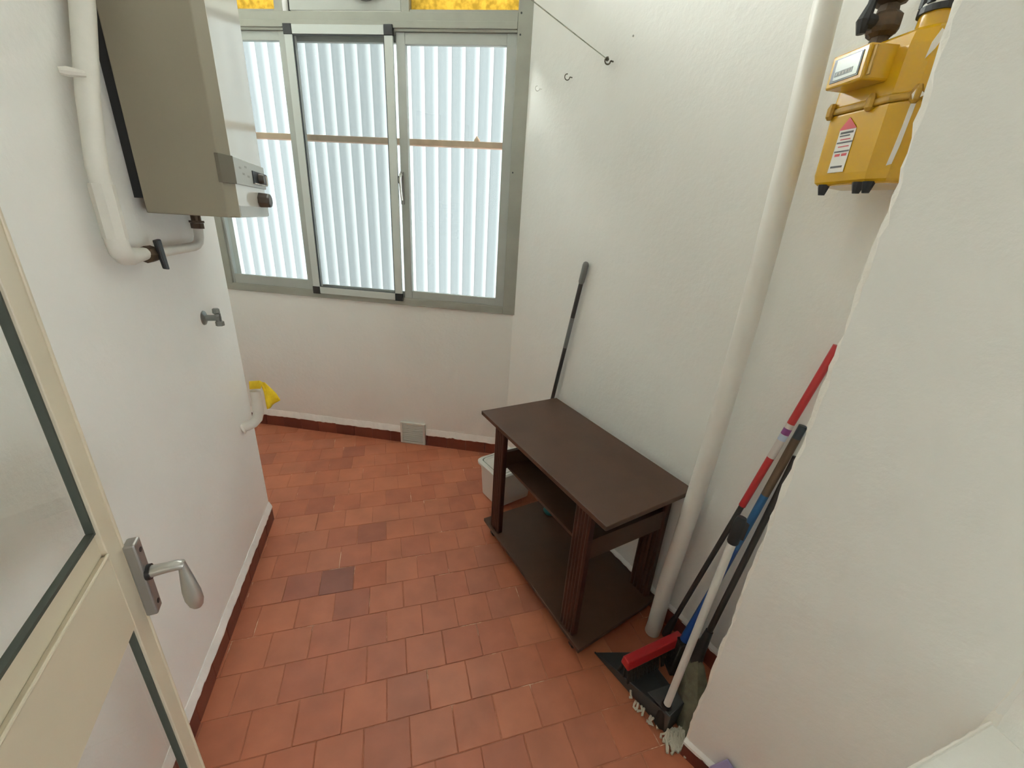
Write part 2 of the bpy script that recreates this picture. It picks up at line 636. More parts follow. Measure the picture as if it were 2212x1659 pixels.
# wall around the doorway behind the camera and unseen kitchen added for daylight
hinge = FD.w(0.81, 0)
b = B()
lw = FL.w(2.06, 0, -0.05)
b.prism([xy(hinge), xy(lw), xy(lw + Vector((0, -0.14, 0))), xy(hinge + Vector((-0.04, -0.14, 0)))], 0, 0.9)  # unseen wall kept low to let light in behind the door leaf
b.prism([(-0.30, -0.40), (1.2, -0.35), (1.2, -0.25), (-0.28, -0.26)], 2.45, H)
tag(struct('wall_rear', b, M_WALL), 'white wall beside the doorway behind the photographer')
b = B()
b.prism([(-3.0, -0.35), (-3.1, -0.35), (-3.1, -4.0), (-3.0, -4.0)], 0, H)
KY0, KY1 = -2.3, -1.05  # unseen window opening, placed to send daylight through the doorway onto the left wall
b.prism([(2.4, -4.0), (2.5, -4.0), (2.5, KY0), (2.4, KY0)], 0, H)
b.prism([(2.4, KY1), (2.5, KY1), (2.5, 1.3), (2.4, 1.3)], 0, H)
b.prism([(2.4, KY0), (2.5, KY0), (2.5, KY1), (2.4, KY1)], 0, 0.9)
b.prism([(2.4, KY0), (2.5, KY0), (2.5, KY1), (2.4, KY1)], 1.62, H)
b.prism([(-3.1, -0.38), (-0.7, -0.38), (-0.7, -0.28), (-3.1, -0.28)], 0, H)
b.prism([(1.5, 0.9), (2.5, 0.9), (2.5, 1.0), (1.5, 1.0)], 0, H)
b.prism([(-3.1, -4.1), (2.5, -4.1), (2.5, -4.0), (-3.1, -4.0)], 0, H)
tag(struct('wall_kitchen', b, M_WALL), 'white walls of the unseen room behind the doorway with an added opening')

# ------------------------------------------------------------------ floor tiles, each an object under the floor
TD = Vector((-0.2993, 0.9542, 0))
TR = Vector((0.9542, 0.2993, 0))
TP = 0.1460
HS = 0.0719


def tile_mesh(name, hx, hy, h, bev):
    me = bpy.data.meshes.new(name)
    vs = []
    for (sx, sy) in ((-1, -1), (1, -1), (1, 1), (-1, 1)):
        vs.append(tuple(TR * sx * hx + TD * sy * hy + Vector((0, 0, -h))))
    for (sx, sy) in ((-1, -1), (1, -1), (1, 1), (-1, 1)):
        vs.append(tuple(TR * sx * hx + TD * sy * hy + Vector((0, 0, -bev))))
    for (sx, sy) in ((-1, -1), (1, -1), (1, 1), (-1, 1)):
        vs.append(tuple(TR * sx * (hx - bev) + TD * sy * (hy - bev)))
    fs = [(8, 9, 10, 11)]
    for i in range(4):
        j = (i + 1) % 4
        fs += [(i, j, 4 + j, 4 + i), (4 + i, 4 + j, 8 + j, 8 + i)]
    me.from_pydata(vs, [], fs)
    me.update()
    me.materials.append(M_TILE)
    return me


tmesh = [tile_mesh('tile', HS, HS, 0.012, 0.0014), tile_mesh('tile', HS - 0.0005, HS, 0.012, 0.0017), tile_mesh('tile', HS, HS - 0.0006, 0.012, 0.0013)]


def in_room(p):
    rel = p - FR.o
    if rel.dot(FR.n) < -0.07:
        return False
    if (p - FW.o).dot(FW.n) < -0.07:
        return False
    rl = p - FL.o
    u, off = rl.dot(FL.d), rl.dot(FL.n)
    if u > -0.07 and off < -0.08:
        return False
    if off < -0.95:
        return False
    rp = p - FP.o
    if p.y < 0.2:
        return False
    if rp.dot(FP.n) < -0.09 and rp.dot(FP.d) > 0.02:
        return False
    return True


def in_view(p):
    q = R3.transposed() @ (p - Vector((0, 0, 1.6)))
    if q.z <= 0.05:
        return False
    x = 885 * q.x / q.z
    y = 885 * q.y / q.z
    return abs(x) < 1106 + 90 and abs(y) < 830 + 90


cells = []
for row in range(-9, 13):
    dc = 1.512 + TP * (row + 0.5)
    sh = 0.0 if row % 2 == 0 else TP / 2
    for k in range(-16, 14):
        rc = -0.512 + TP * (k + 0.5) - sh
        p = TD * dc + TR * rc
        if in_room(p):
            cells.append((p.length, p, in_view(p)))
cells.sort(key=lambda c: (not c[2], c[0]))
proto = None
TC = [(0.425, 0.135, 0.068), (0.410, 0.130, 0.066), (0.440, 0.145, 0.074), (0.400, 0.122, 0.062), (0.415, 0.138, 0.073), (0.455, 0.152, 0.078), (0.385, 0.120, 0.064)]
tr_ = random.Random(21)


def tile_colour(p):
    r, d = p.dot(TR), p.dot(TD)
    c = TC[tr_.randrange(len(TC))]
    for (r0, d0, c0) in ((-0.293, 1.585, (0.24, 0.082, 0.056)), (-0.439, 1.585, (0.34, 0.108, 0.066)), (-0.147, 1.585, (0.385, 0.11, 0.05)),
                         (-0.365, 1.877, (0.37, 0.115, 0.065)), (0.29, 1.14, (0.35, 0.11, 0.065))):
        if abs(r - r0) < 0.04 and abs(d - d0) < 0.04:
            c = c0
    if tr_.random() < 0.06:
        c = (c[0] * 0.84, c[1] * 0.84, c[2] * 0.9)
    return (*c, 1)


rest = B()
for i, (dist, p, seen) in enumerate(cells):
    dz = random.uniform(-0.0006, 0.0006)
    if i < 298:
        if proto is None:
            proto = bpy.data.objects.new('tile', tmesh[0])
            o = proto
        else:
            o = proto.copy()
            o.data = tmesh[random.randrange(3)]
        o.location = p + Vector((0, 0, dz)) + TR * random.uniform(-0.0006, 0.0006)
        o.color = tile_colour(p)
        o.rotation_euler = (random.uniform(-0.0035, 0.0035), random.uniform(-0.0035, 0.0035), random.uniform(-0.004, 0.004))
        COL.objects.link(o)
        o.parent = floor
    else:
        me = tmesh[0]
        rest.add([Vector(v.co) + p + Vector((0, 0, dz)) for v in me.vertices], [tuple(f.vertices) for f in me.polygons])
if rest.v:
    o = rest.make('far_tiles', M_TILE, floor)
    o.color = (0.42, 0.135, 0.07, 1)
    o['kind'] = 'stuff'


# ------------------------------------------------------------------ baseboards
def skirting(name, fr, u0, u1, zred, zcap, label, flip=1, off=0.013, step=0.146, holes=(), capw=0.013):
    root = bpy.data.objects.new(name, None)
    root.location = fr.w((u0 + u1) / 2, 0)
    COL.objects.link(root)
    root['kind'] = 'structure'
    root['label'] = label
    u = u0
    r = random.Random(hash(name) % 100 if False else len(name) * 7)
    while u < u1 - 0.002:
        e = min(u + step, u1)
        segs = [(u, e)]
        for (h0, h1) in holes:
            ns = []
            for (a, c) in segs:
                if c <= h0 or a >= h1:
                    ns.append((a, c))
                else:
                    if a < h0:
                        ns.append((a, h0))
                    if c > h1:
                        ns.append((h1, c))
            segs = ns
        for (a, c) in segs:
            if c - a < 0.006:
                continue
            t = B()
            o1 = off + r.uniform(-0.001, 0.001)
            fr.box(t, a + 0.0012, c - 0.0012, -0.002, zred + r.uniform(-0.003, 0.002), -0.004, o1)
            t.make('skirting_tile', M_SKIRT, root, bevel=0.0015, seg=1)
        u = e
    segs = [(u0, u1)]
    for (h0, h1) in holes:
        segs = [x for (a, c) in segs for x in ((a, min(c, h0)), (max(a, h1), c)) if x[1] - x[0] > 0.01]
    for (a, c) in segs:
        t = B()
        n = max(2, int((c - a) / 0.02))
        rg = []
        for i in range(n + 1):
            uu = a + (c - a) * i / n
            zj = r.uniform(-0.003, 0.003)
            oj = r.uniform(-0.0008, 0.0012)
            rg.append([fr.w(uu, zred - 0.004 + zj, -0.003), fr.w(uu, zred - 0.004 + zj, off + 0.0012 + oj),
                       fr.w(uu, zred + 0.004, off + oj), fr.w(uu, zcap + zj * 0.7, 0.0015 + capw * 0.1), fr.w(uu, zcap + zj * 0.7, -0.003)])
        t.loft(rg)
        t.make('painted_cap', M_CAP, root)
    return root


skirting('baseboard_left', FL, 0.0, 1.75, 0.083, 0.114, 'dark red tile skirting with white painted cap along the left wall')
skirting('baseboard_far', FW, 0.0, 2.2, 0.088, 0.130, 'dark red tile skirting with white painted cap below the window', holes=((0.598, 0.795),))
skirting('baseboard_right', FR, 0.02, 1.95, 0.085, 0.10, 'dark red tile skirting behind the table and brooms')
skirting('baseboard_front', FP, 0.004, 0.42, 0.060, 0.070, 'dark red tile skirting at the foot of the near right wall')

# ------------------------------------------------------------------ window
win = thing('window_1', FW.w(1.0, 1.045), 'grey aluminium sliding window with three panes and yellow upper lights', kind='structure')


def wbox(name, m, u0, u1, z0, z1, o0, o1, parent=None, bevel=0.0015, seg=1):
    t = B()
    FW.box(t, u0, u1, z0, z1, o0, o1)
    return t.make(name, m, parent or win, bevel=bevel, seg=seg)


# outer frame
b = B()
FW.box(b, -0.02, 0.066, 1.045, 3.40, -0.085, 0.014)
FW.box(b, 0.066, 2.03, 1.045, 1.086, -0.085, 0.014)
FW.box(b, 1.975, 2.03, 1.086, 3.40, -0.085, 0.014)
FW.box(b, 0.066, 1.975, 3.35, 3.40, -0.085, 0.014)
FW.box(b, 0.066, 1.975, 2.830, 2.875, -0.075, 0.010)
b.make('frame', M_ALU2, win, bevel=0.002)
b = B()
FW.box(b, 0.066, 1.975, 2.508, 2.592, -0.085, 0.012)
FW.box(b, 0.066, 1.975, 2.520, 2.552, 0.012, 0.020)
b.make('transom', M_ALU2, win, bevel=0.002)
b = B()
FW.box(b, 0.066, 1.975, 1.086, 1.094, 0.004, 0.012)
FW.box(b, 0.066, 1.975, 1.086, 1.094, -0.034, -0.026)
b.make('track', M_ALU2, win)


def sash(u0, u1, z0, z1, o0, o1, sl, sr, rb, rt, gmat, m):
    t = B()
    FW.box(t, u0, u0 + sl, z0, z1, o0, o1)
    FW.box(t, u1 - sr, u1, z0, z1, o0, o1)
    FW.box(t, u0 + sl, u1 - sr, z0, z0 + rb, o0 + 0.002, o1 - 0.002)
    FW.box(t, u0 + sl, u1 - sr, z1 - rt, z1, o0 + 0.002, o1 - 0.002)
    s = t.make('sash', m, win, bevel=0.0015, seg=1)
    g = B()
    mid = (o0 + o1) / 2
    FW.box(g, u0 + sl - 0.004, u1 - sr + 0.004, z0 + rb - 0.004, z1 - rt + 0.004, mid - 0.002, mid + 0.002)
    g.make('pane', gmat, s)
    return s


s_r = sash(0.066, 0.727, 1.092, 2.508, -0.026, 0.002, 0.054, 0.050, 0.048, 0.052, M_GLASS, M_ALU)
s_l = sash(1.322, 1.975, 1.092, 2.508, -0.026, 0.002, 0.090, 0.016, 0.062, 0.044, M_GLASS, M_ALU)
s_m = sash(0.690, 1.400, 1.092, 2.508, -0.062, -0.036, 0.05, 0.05, 0.034, 0.034, M_GLASS, M_ALU)

# catch lever on the right sash
b = B()
hu = 0.719
pts = [FW.w(hu, 1.822, 0.003), FW.w(hu, 1.822, 0.022), FW.w(hu + 0.002, 1.80, 0.030), FW.w(hu, 1.74, 0.030), FW.w(hu - 0.003, 1.682, 0.022)]
b.tube(pts, [0.009, 0.009, 0.008, 0.0065, 0.006], 8)
hd = b.make('catch_lever', M_LEVER, s_r, smooth=True)
b = B()
FW.box(b, hu - 0.012, hu + 0.010, 1.66, 1.84, 0.0, 0.006)
b.make('catch_plate', M_HANDLE, s_r, bevel=0.002)
b = B()
FW.box(b, hu + 0.012, hu + 0.022, 1.775, 1.815, 0.0, 0.016)
b.make('catch_keeper', M_BLACK, s_r, bevel=0.002)

# fly screen in front of the middle opening
t = B()
FW.box(t, 0.738, 0.785, 1.118, 2.486, 0.010, 0.024)
FW.box(t, 1.316, 1.363, 1.118, 2.486, 0.010, 0.024)
FW.box(t, 0.785, 1.316, 2.489, 2.531, 0.010, 0.024)
FW.box(t, 0.785, 1.316, 1.076, 1.119, 0.010, 0.024)
scr = t.make('fly_screen', M_ALUW, win, bevel=0.001, seg=1)
t = B()
FW.box(t, 0.780, 1.321, 1.114, 2.491, 0.016, 0.0164)
t.make('screen_mesh', M_SCREEN, scr)
for (u, z) in ((0.735, 2.486), (1.316, 2.486), (0.735, 1.072), (1.316, 1.072)):
    t = B()
    FW.box(t, u, u + 0.050, z, z + 0.048, 0.008, 0.027)
    t.make('corner_cap', M_BLACK, scr, bevel=0.002)
t = B()
FW.box(t, 0.786, 0.789, 1.119, 2.489, 0.012, 0.022)
FW.box(t, 1.311, 1.315, 1.119, 2.489, 0.012, 0.022)
FW.box(t, 0.786, 1.315, 2.484, 2.489, 0.012, 0.022)
FW.box(t, 0.786, 1.315, 1.119, 1.123, 0.012, 0.022)
t.make('seal', M_SEAL, scr)

for (u, z) in ((0.050, 2.588), (0.050, 2.499), (0.050, 1.863)):
    t = B()
    c = FW.w(u, z, 0.0135)
    t.tube([c, c + FW.n * 0.0015], 0.0048, 8)
    t.make('screw_hole', M_SEAL, win)

# upper lights
b = B()
FW.box(b, 0.648, 0.692, 2.592, 3.35, -0.07, 0.008)
FW.box(b, 1.365, 1.415, 2.592, 3.35, -0.07, 0.008)
FW.box(b, 0.066, 0.648, 2.592, 2.604, -0.05, 0.004)
FW.box(b, 1.415, 1.975, 2.592, 2.604, -0.05, 0.004)
b.make('mullion', M_ALU2, win, bevel=0.0015, seg=1)
for (a, c) in ((0.066, 0.648), (1.415, 1.975)):
    t = B()
    FW.box(t, a, c, 2.602, 2.832, -0.035, -0.029)
    t.make('yellow_pane', M_YELLOW_GLASS, win)
for (a, c) in ((0.066, 0.648), (0.692, 1.365), (1.415, 1.975)):  # clear panes above the view, added to let in more sky light
    t = B()
    FW.box(t, a, c, 2.873, 3.352, -0.035, -0.031)
    t.make('added_top_pane', M_GLASS, win)
t = B()
FW.box(t, 0.695, 1.330, 2.600, 2.832, -0.03, 0.0)
pn = t.make('vent_panel', M_PANEL, win, bevel=0.003)
t = B()
FW.box(t, 1.333, 1.364, 2.596, 2.832, -0.055, -0.045)
t.make('dark_gap', M_BLACK, win)
t = B()
c0 = FW.w(0.885, 2.735, 0.0)
t.tube([c0, c0 + FW.n * 0.03, c0 + FW.n * 0.034, c0 + FW.n * 0.055], [0.098, 0.098, 0.07, 0.06], 28)
t.make('round_vent', M_HANDLE, pn, smooth=True)

# ------------------------------------------------------------------ sheet and batten outside the window
b = B()
pitch = 0.083
npp = 16
cols = []
laps = []
u = -0.018
k = 0
while u < 2.6:
    for i in range(npp):
        s = i / npp
        cols.append((u + s * pitch, 0.030 * math.sin(math.pi * s) ** 0.8))
    cols.append((u + pitch * 0.996, 0.0))
    laps.append(u + pitch)
    u += pitch
for (uu, oo) in cols:
    b.v += [FW.w(uu, 0.85, -0.215 + oo), FW.w(uu, 2.615, -0.215 + oo)]
for i in range(len(cols) - 1):
    b.f.append([2 * i, 2 * i + 2, 2 * i + 3, 2 * i + 1])
for lu in laps:
    FW.box(b, lu - 0.0045, lu + 0.0030, 0.85, 2.615, -0.222, -0.2175)
sheet = b.make('corrugated_sheet', M_SHEET, loc=FW.w(1.0, 0.85, -0.215))
tag(sheet, 'white translucent corrugated sheet standing upright behind the window glass', 'sheet')
b = B()
FW.box(b, 0.05, 2.5, 2.000, 2.034, -0.170, -0.130)
bt = b.make('wooden_batten', M_BATTEN, loc=FW.w(1.0, 2.0, -0.15), bevel=0.003)
t = B()
c = FW.w(0.300, 2.032, -0.14)
t.loft([[c + FW.d * (math.cos(a) * r) + FW.n * (math.sin(a) * 0.012) + Vector((0, 0, z)) for a in [math.pi / 4 * k for k in range(8)]] for (z, r) in ((0.0, 0.020), (0.012, 0.017), (0.024, 0.007), (0.030, 0.003))])
t.make('wood_knob', M_BATTEN, bt, smooth=True)
tag(bt, 'thin brown horizontal batten crossing behind all three window panes', 'batten')

# ------------------------------------------------------------------ boiler on the left wall
boil = thing('boiler', FL.w(0.385, 1.56, 0.13), 'white wall-hung boiler with a silver control band and dark knobs', 'boiler')
t = B()
FL.box(t, 0.19, 0.580, 1.600, 2.40, 0.0, 0.032)
t.make('back_plate', M_BLACK, boil)
ZT = 2.36
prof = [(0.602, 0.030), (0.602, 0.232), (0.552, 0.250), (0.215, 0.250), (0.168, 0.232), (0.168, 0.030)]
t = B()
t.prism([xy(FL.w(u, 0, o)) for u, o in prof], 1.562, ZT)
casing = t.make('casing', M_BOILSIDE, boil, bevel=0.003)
t = B()
FL.box(t, 0.216, 0.551, 1.563, ZT - 0.001, 0.246, 0.2505)
t.make('front_panel', M_BOILER, boil, bevel=0.001)
t = B()
band = [(0.6035, 0.218), (0.6035, 0.236), (0.555, 0.258), (0.212, 0.258), (0.165, 0.236), (0.165, 0.218), (0.17, 0.22), (0.55, 0.24)]
prof2 = [(0.604, 0.226), (0.606, 0.234), (0.554, 0.2565), (0.213, 0.2565), (0.166, 0.238), (0.166, 0.226)]
t.prism([xy(FL.w(u, 0, o)) for u, o in prof2], 1.657, 1.731)
bandob = t.make('control_band', M_BAND, boil, bevel=0.002)
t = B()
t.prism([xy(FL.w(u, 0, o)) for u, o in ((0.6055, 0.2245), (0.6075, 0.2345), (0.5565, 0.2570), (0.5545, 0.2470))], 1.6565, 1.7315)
t.make('shaded_band_end', M_BANDEND, bandob, bevel=0.001)
t = B()
FL.box(t, 0.195, 0.375, 1.668, 1.708, 0.2565, 0.259)
t.make('dark_recess', M_BLACK, bandob)
t = B()
FL.box(t, 0.200, 0.210, 1.672, 1.704, 0.259, 0.263)
FL.box(t, 0.215, 0.375, 1.668, 1.671, 0.259, 0.263)
t.make('recess_rim', M_LABEL, bandob)
t = B()
c0 = FL.w(0.300, 1.688, 0.259)
t.tube([c0, c0 + FL.n * 0.012, c0 + FL.n * 0.016], [0.0165, 0.016, 0.013], 18)
t.make('selector_knob', M_BROWNPLASTIC, bandob, smooth=True)
for (u, z) in ((0.44, 1.712), (0.47, 1.690), (0.42, 1.686), (0.50, 1.705)):
    t = B()
    FL.box(t, u - 0.010, u + 0.010, z - 0.003, z + 0.003, 0.2565, 0.2572)
    t.make('printed_mark', M_GREYPRINT, bandob)
t = B()
c0 = FL.w(0.30, 1.619, 0.250)
ring = []
for (o, r) in ((0.0, 0.024), (0.004, 0.026), (0.030, 0.0245), (0.036, 0.020)):
    rr = []
    for i in range(8):
        a = math.pi / 8 + i * math.pi / 4
        rr.append(c0 + FL.n * o + FL.d * math.cos(a) * r * 1.35 + Vector((0, 0, math.sin(a) * r)))
    ring.append(rr)
t.loft(ring)
t.make('control_knob', M_BROWNPLASTIC, boil, bevel=0.002)
t = B()
FL.box(t, 0.21, 0.55, 1.566, 1.596, 0.2495, 0.2525)
t.make('lower_strip', M_BAND, boil)

# supply pipe with black valve, left of and below the boiler
wp = thing('water_pipe', FL.w(0.80, 1.45, 0.04), 'white painted pipe with a black shut-off valve turning under the boiler', 'pipe')
t = B()
t.tube([FL.w(0.38, 3.46, 0.042), FL.w(0.55, 2.40, 0.042), FL.w(0.69, 1.99, 0.042), FL.w(0.765, 1.80, 0.042), FL.w(0.803, 1.66, 0.042), FL.w(0.806, 1.50, 0.042)], [0.024, 0.024, 0.023, 0.0215, 0.0205, 0.0205], 18)
up = t.make('riser', M_PAINTPIPE, wp, smooth=True)
t = B()
t.tube([FL.w(0.8055, 1.625, 0.042), FL.w(0.8065, 1.503, 0.042)], 0.0245, 8)
t.make('sleeve', M_PAINTPIPE, up)
t = B()
pts = [FL.w(0.806, 1.515, 0.042), FL.w(0.806, 1.490, 0.042), FL.w(0.801, 1.472, 0.042), FL.w(0.788, 1.461, 0.042), FL.w(0.765, 1.459, 0.042), FL.w(0.735, 1.459, 0.042), FL.w(0.690, 1.459, 0.042)]
t.tube(pts, [0.0225, 0.023, 0.0235, 0.0235, 0.0225, 0.019, 0.016], 16)
t.make('elbow', M_PAINTPIPE, wp, smooth=True)
t = B()
t.tube([FL.w(0.70, 1.456, 0.042), FL.w(0.69, 1.456, 0.042), FL.w(0.655, 1.456, 0.042), FL.w(0.645, 1.456, 0.042)], [0.017, 0.0225, 0.0225, 0.018], 8)
vb = t.make('valve_body', M_RUSTY, wp)
t = B()
t.tube([FL.w(0.655, 1.456, 0.045), FL.w(0.655, 1.456, 0.068)], 0.010, 10)
t.hexa([FL.w(0.668, 1.416, 0.063), FL.w(0.646, 1.412, 0.063), FL.w(0.646, 1.412, 0.073), FL.w(0.668, 1.416, 0.073),
        FL.w(0.676, 1.494, 0.058), FL.w(0.650, 1.496, 0.058), FL.w(0.650, 1.496, 0.070), FL.w(0.676, 1.494, 0.070)])
t.make('valve_lever', M_BLACK, vb, bevel=0.003)
t = B()
pts = [FL.w(0.655, 1.456, 0.042), FL.w(0.50, 1.456, 0.042), FL.w(0.37, 1.456, 0.042)]
pts += [FL.w(0.345, 1.459, 0.042), FL.w(0.322, 1.468, 0.042), FL.w(0.309, 1.484, 0.042), FL.w(0.304, 1.505, 0.042), FL.w(0.304, 1.535, 0.042)]
t.tube(pts, 0.0145, 16)
t.make('branch', M_PAINTPIPE, wp, smooth=True)
t = B()
t.tube([FL.w(0.304, 1.512, 0.042), FL.w(0.304, 1.530, 0.042)], 0.0195, 6)
t.tube([FL.w(0.304, 1.531, 0.042), FL.w(0.304, 1.538, 0.042)], 0.0225, 6)
t.tube([FL.w(0.304, 1.538, 0.042), FL.w(0.304, 1.563, 0.042)], 0.015, 12)
t.make('union_nut', M_RUSTY, wp)
t = B()
c0 = FL.w(0.775, 1.838, 0.03)
t.tube([FL.w(0.795, 1.845, 0.018), FL.w(0.790, 1.846, 0.030), FL.w(0.778, 1.848, 0.056)], [0.007, 0.010, 0.006], 8)
t.make('wall_clip', M_PAINTPIPE, wp, smooth=True)

# angle valve
tap = thing('angle_valve', FL.w(0.304, 1.192, 0.0), 'small chrome angle valve on the left wall below the boiler', 'valve')
c0 = FL.w(0.304, 1.192, 0)
t = B()
t.tube([c0, c0 + FL.n * 0.004, c0 + FL.n * 0.010], [0.027, 0.026, 0.014], 24)
t.make('rosette', M_CHROME, tap, smooth=True)
t = B()
t.tube([c0 + FL.n * 0.008, c0 + FL.n * 0.040, c0 + FL.n * 0.055], [0.0115, 0.0115, 0.012], 16)
t.tube([c0 + FL.n * 0.048 + Vector((0, 0, -0.016)), c0 + FL.n * 0.048 + Vector((0, 0, 0.016))], 0.010, 14)
t.make('valve_body', M_CHROME, tap, smooth=True)
t = B()
t.tube([c0 + FL.n * 0.045 + Vector((0, 0, 0.015)), c0 + FL.n * 0.045 + Vector((0, 0, 0.020)), c0 + FL.n * 0.045 + Vector((0, 0, 0.034)), c0 + FL.n * 0.045 + Vector((0, 0, 0.037))], [0.008, 0.013, 0.012, 0.008], 10)
t.make('knob', M_CHROME, tap)
t = B()
t.tube([c0 + FL.n * 0.050 + Vector((0, 0, -0.014)), c0 + FL.n * 0.050 + Vector((0, 0, -0.030))], [0.0145, 0.0145], 6)
t.make('outlet_nut', M_CHROME, tap)

# drain stub stuffed with a yellow cloth
dp = thing('drain_pipe', FL.w(0.135, 0.645, 0), 'white elbow drain pipe rising from the left wall near the floor', 'pipe')
t = B()
pts = [FL.w(0.150, 0.640, -0.01), FL.w(0.140, 0.645, 0.020), FL.w(0.128, 0.652, 0.040), FL.w(0.115, 0.668, 0.056), FL.w(0.105, 0.695, 0.063), FL.w(0.102, 0.73, 0.064), FL.w(0.101, 0.806, 0.064)]
t.tube(pts, [0.022, 0.022, 0.0225, 0.023, 0.023, 0.0225, 0.022], 18)
t.make('pipe_body', M_PAINTPIPE, dp, smooth=True)
t = B()
t.tube([FL.w(0.150, 0.640, 0.0), FL.w(0.148, 0.642, 0.006)], [0.030, 0.024], 18)
t.make('wall_collar', M_PAINTPIPE, dp, smooth=True)

# cloth: a folded grid plugged into the mouth and hanging to the right
cl = B()
gu, gv = 13, 9
top = FL.w(0.101, 0.806, 0.064)
right = (Vector((0.93, -0.20, 0))).normalized()
toward = Vector((0.45, -0.9, 0)).normalized()
for j in range(gv):
    v = j / (gv - 1)
    for i in range(gu):
        s = i / (gu - 1)
        if s < 0.38:                     # bunched roll lying across the mouth
            tt = s / 0.38
            x = -0.024 + 0.066 * tt
            z = 0.012 + 0.030 * math.sin(math.pi * v) + 0.014 * tt
            y = (v - 0.5) * 0.050
        else:                            # flap falling
            tt = (s - 0.38) / 0.62
            x = 0.042 + (0.014 + 0.068 * v) * tt ** 0.6 + 0.004 * math.sin(v * 9)
            z = 0.050 - 0.118 * tt * (1.0 - 0.22 * v * v)
            y = (v - 0.5) * 0.055 + 0.014 * math.sin(tt * 5 + v * 4)
        cl.v.append(top + right * x + toward * -y + Vector((0, 0, z)))
for j in range(gv - 1):
    for i in range(gu - 1):
        a = j * gu + i
        cl.f.append([a, a + 1, a + gu + 1, a + gu])
cloth = cl.make('cleaning_cloth', M_YCLOTH, loc=top, smooth=True)
md = cloth.modifiers.new('thick', 'SOLIDIFY')
md.thickness = 0.004
tag(cloth, 'crumpled yellow cloth plugging the mouth of the drain pipe', 'cloth')

# ------------------------------------------------------------------ downpipe
t = B()
dpp = []
for (u, z) in ((1.527, 0.0), (1.531, 0.05), (1.534, 0.305), (1.552, 0.65), (1.564, 0.94), (1.569, 1.37), (1.563, 1.8), (1.551, 2.13), (1.535, 2.5), (1.51, H)):
    dpp.append(FR.w(u, z, 0.10))
t.tube(dpp, 0.0305, 28)
dpo = t.make('downpipe', M_PVC, loc=FR.w(1.53, 0, 0.10), smooth=True)
tag(dpo, 'tall white vertical downpipe standing at the right end of the table', 'pipe')

# ------------------------------------------------------------------ gas meter
mt = thing('gas_meter', (0.78, 1.02, 1.70), 'yellow gas meter hanging on the right wall beside the wall end', 'gas meter')
PL = Vector((0.683, 1.106, 0))
PE = Vector((0.711, 0.979, 0))
PM = Vector((0.735, 0.950, 0))
PR = Vector((0.865, 0.905, 0))
BR_ = Vector((0.935, 0.952, 0))
BL_ = Vector((0.790, 1.168, 0))
poly = [PL, PE, PM, PR, BR_, BL_]
cen = sum(poly, Vector((0, 0, 0))) / 6


def mring(z, s=1.0):
    return [cen + (p - cen) * s + Vector((0, 0, z)) for p in poly]


t = B()
t.loft([mring(1.722, 0.90), mring(1.730, 0.965), mring(1.745, 0.99), mring(1.862, 1.0), mring(1.868, 1.0)][::1])
t.make('lower_case', M_METER, mt, bevel=0.009, seg=4)
t = B()
t.loft([mring(1.876, 1.0), mring(1.882, 1.0), mring(1.960, 0.97), mring(1.982, 0.90), mring(1.990, 0.80)])
t.make('upper_case', M_METER, mt, bevel=0.008, seg=4)
t = B()
t.loft([mring(1.866, 1.045), mring(1.870, 1.06), mring(1.875, 1.06), mring(1.879, 1.045)])
fl = t.make('flange', M_METERDARK, mt, bevel=0.002)
for (p, q, s) in ((PL, PE, 0.06), (PL, PE, 0.72), (PM, PR, 0.5), (PE, PM, 1.02)):
    c0 = p.lerp(q, s)
    c0 = cen + (c0 - cen) * 1.05
    t = B()
    t.tube([c0 + Vector((0, 0, 1.858)), c0 + Vector((0, 0, 1.864)), c0 + Vector((0, 0, 1.881)), c0 + Vector((0, 0, 1.889))], [0.004, 0.0085, 0.0085, 0.005], 8)
    t.make('flange_bolt', M_METERDARK, fl)
for (p, z) in ((PL.lerp(PE, 0.10), 0), (PL.lerp(PE, 0.86), 0), (PE.lerp(PM, 0.15), 0), (PM.lerp(PR, 0.35), 0)):
    c0 = cen + (p - cen) * 0.86
    t = B()
    t.tube([c0 + Vector((0, 0, 1.725)), c0 + Vector((0, 0, 1.719)), c0 + Vector((0, 0, 1.703))], [0.012, 0.011, 0.0065], 8)
    t.make('foot', M_BLACK, mt)
# counter box
DA = Vector((0.640, 1.085, 0))
DB = Vector((0.654, 0.998, 0))
dn = Vector(((DB - DA).y, -(DB - DA).x, 0)).normalized()
if dn.x > 0:
    dn = -dn
dd = (DB - DA).normalized()
t = B()
lo = [DA - dn * 0.07, DB - dn * 0.085 + dd * 0.01, DB, DA]
t.hexa([p + Vector((0, 0, 1.907)) for p in lo] + [p + Vector((0, 0, 1.968)) for p in lo])
cb = t.make('counter_box', M_METER, mt, bevel=0.004)


def face_rect(bb, a0, a1, z0, z1, off, th=0.0015):
    p = [DA + dd * a0 + dn * off, DA + dd * a1 + dn * off, DA + dd * a1 + dn * (off + th), DA + dd * a0 + dn * (off + th)]
    if (p[1] - p[0]).cross(p[3] - p[0]).z < 0:
        p = p[::-1]
    bb.hexa([q + Vector((0, 0, z0)) for q in p] + [q + Vector((0, 0, z1)) for q in p])


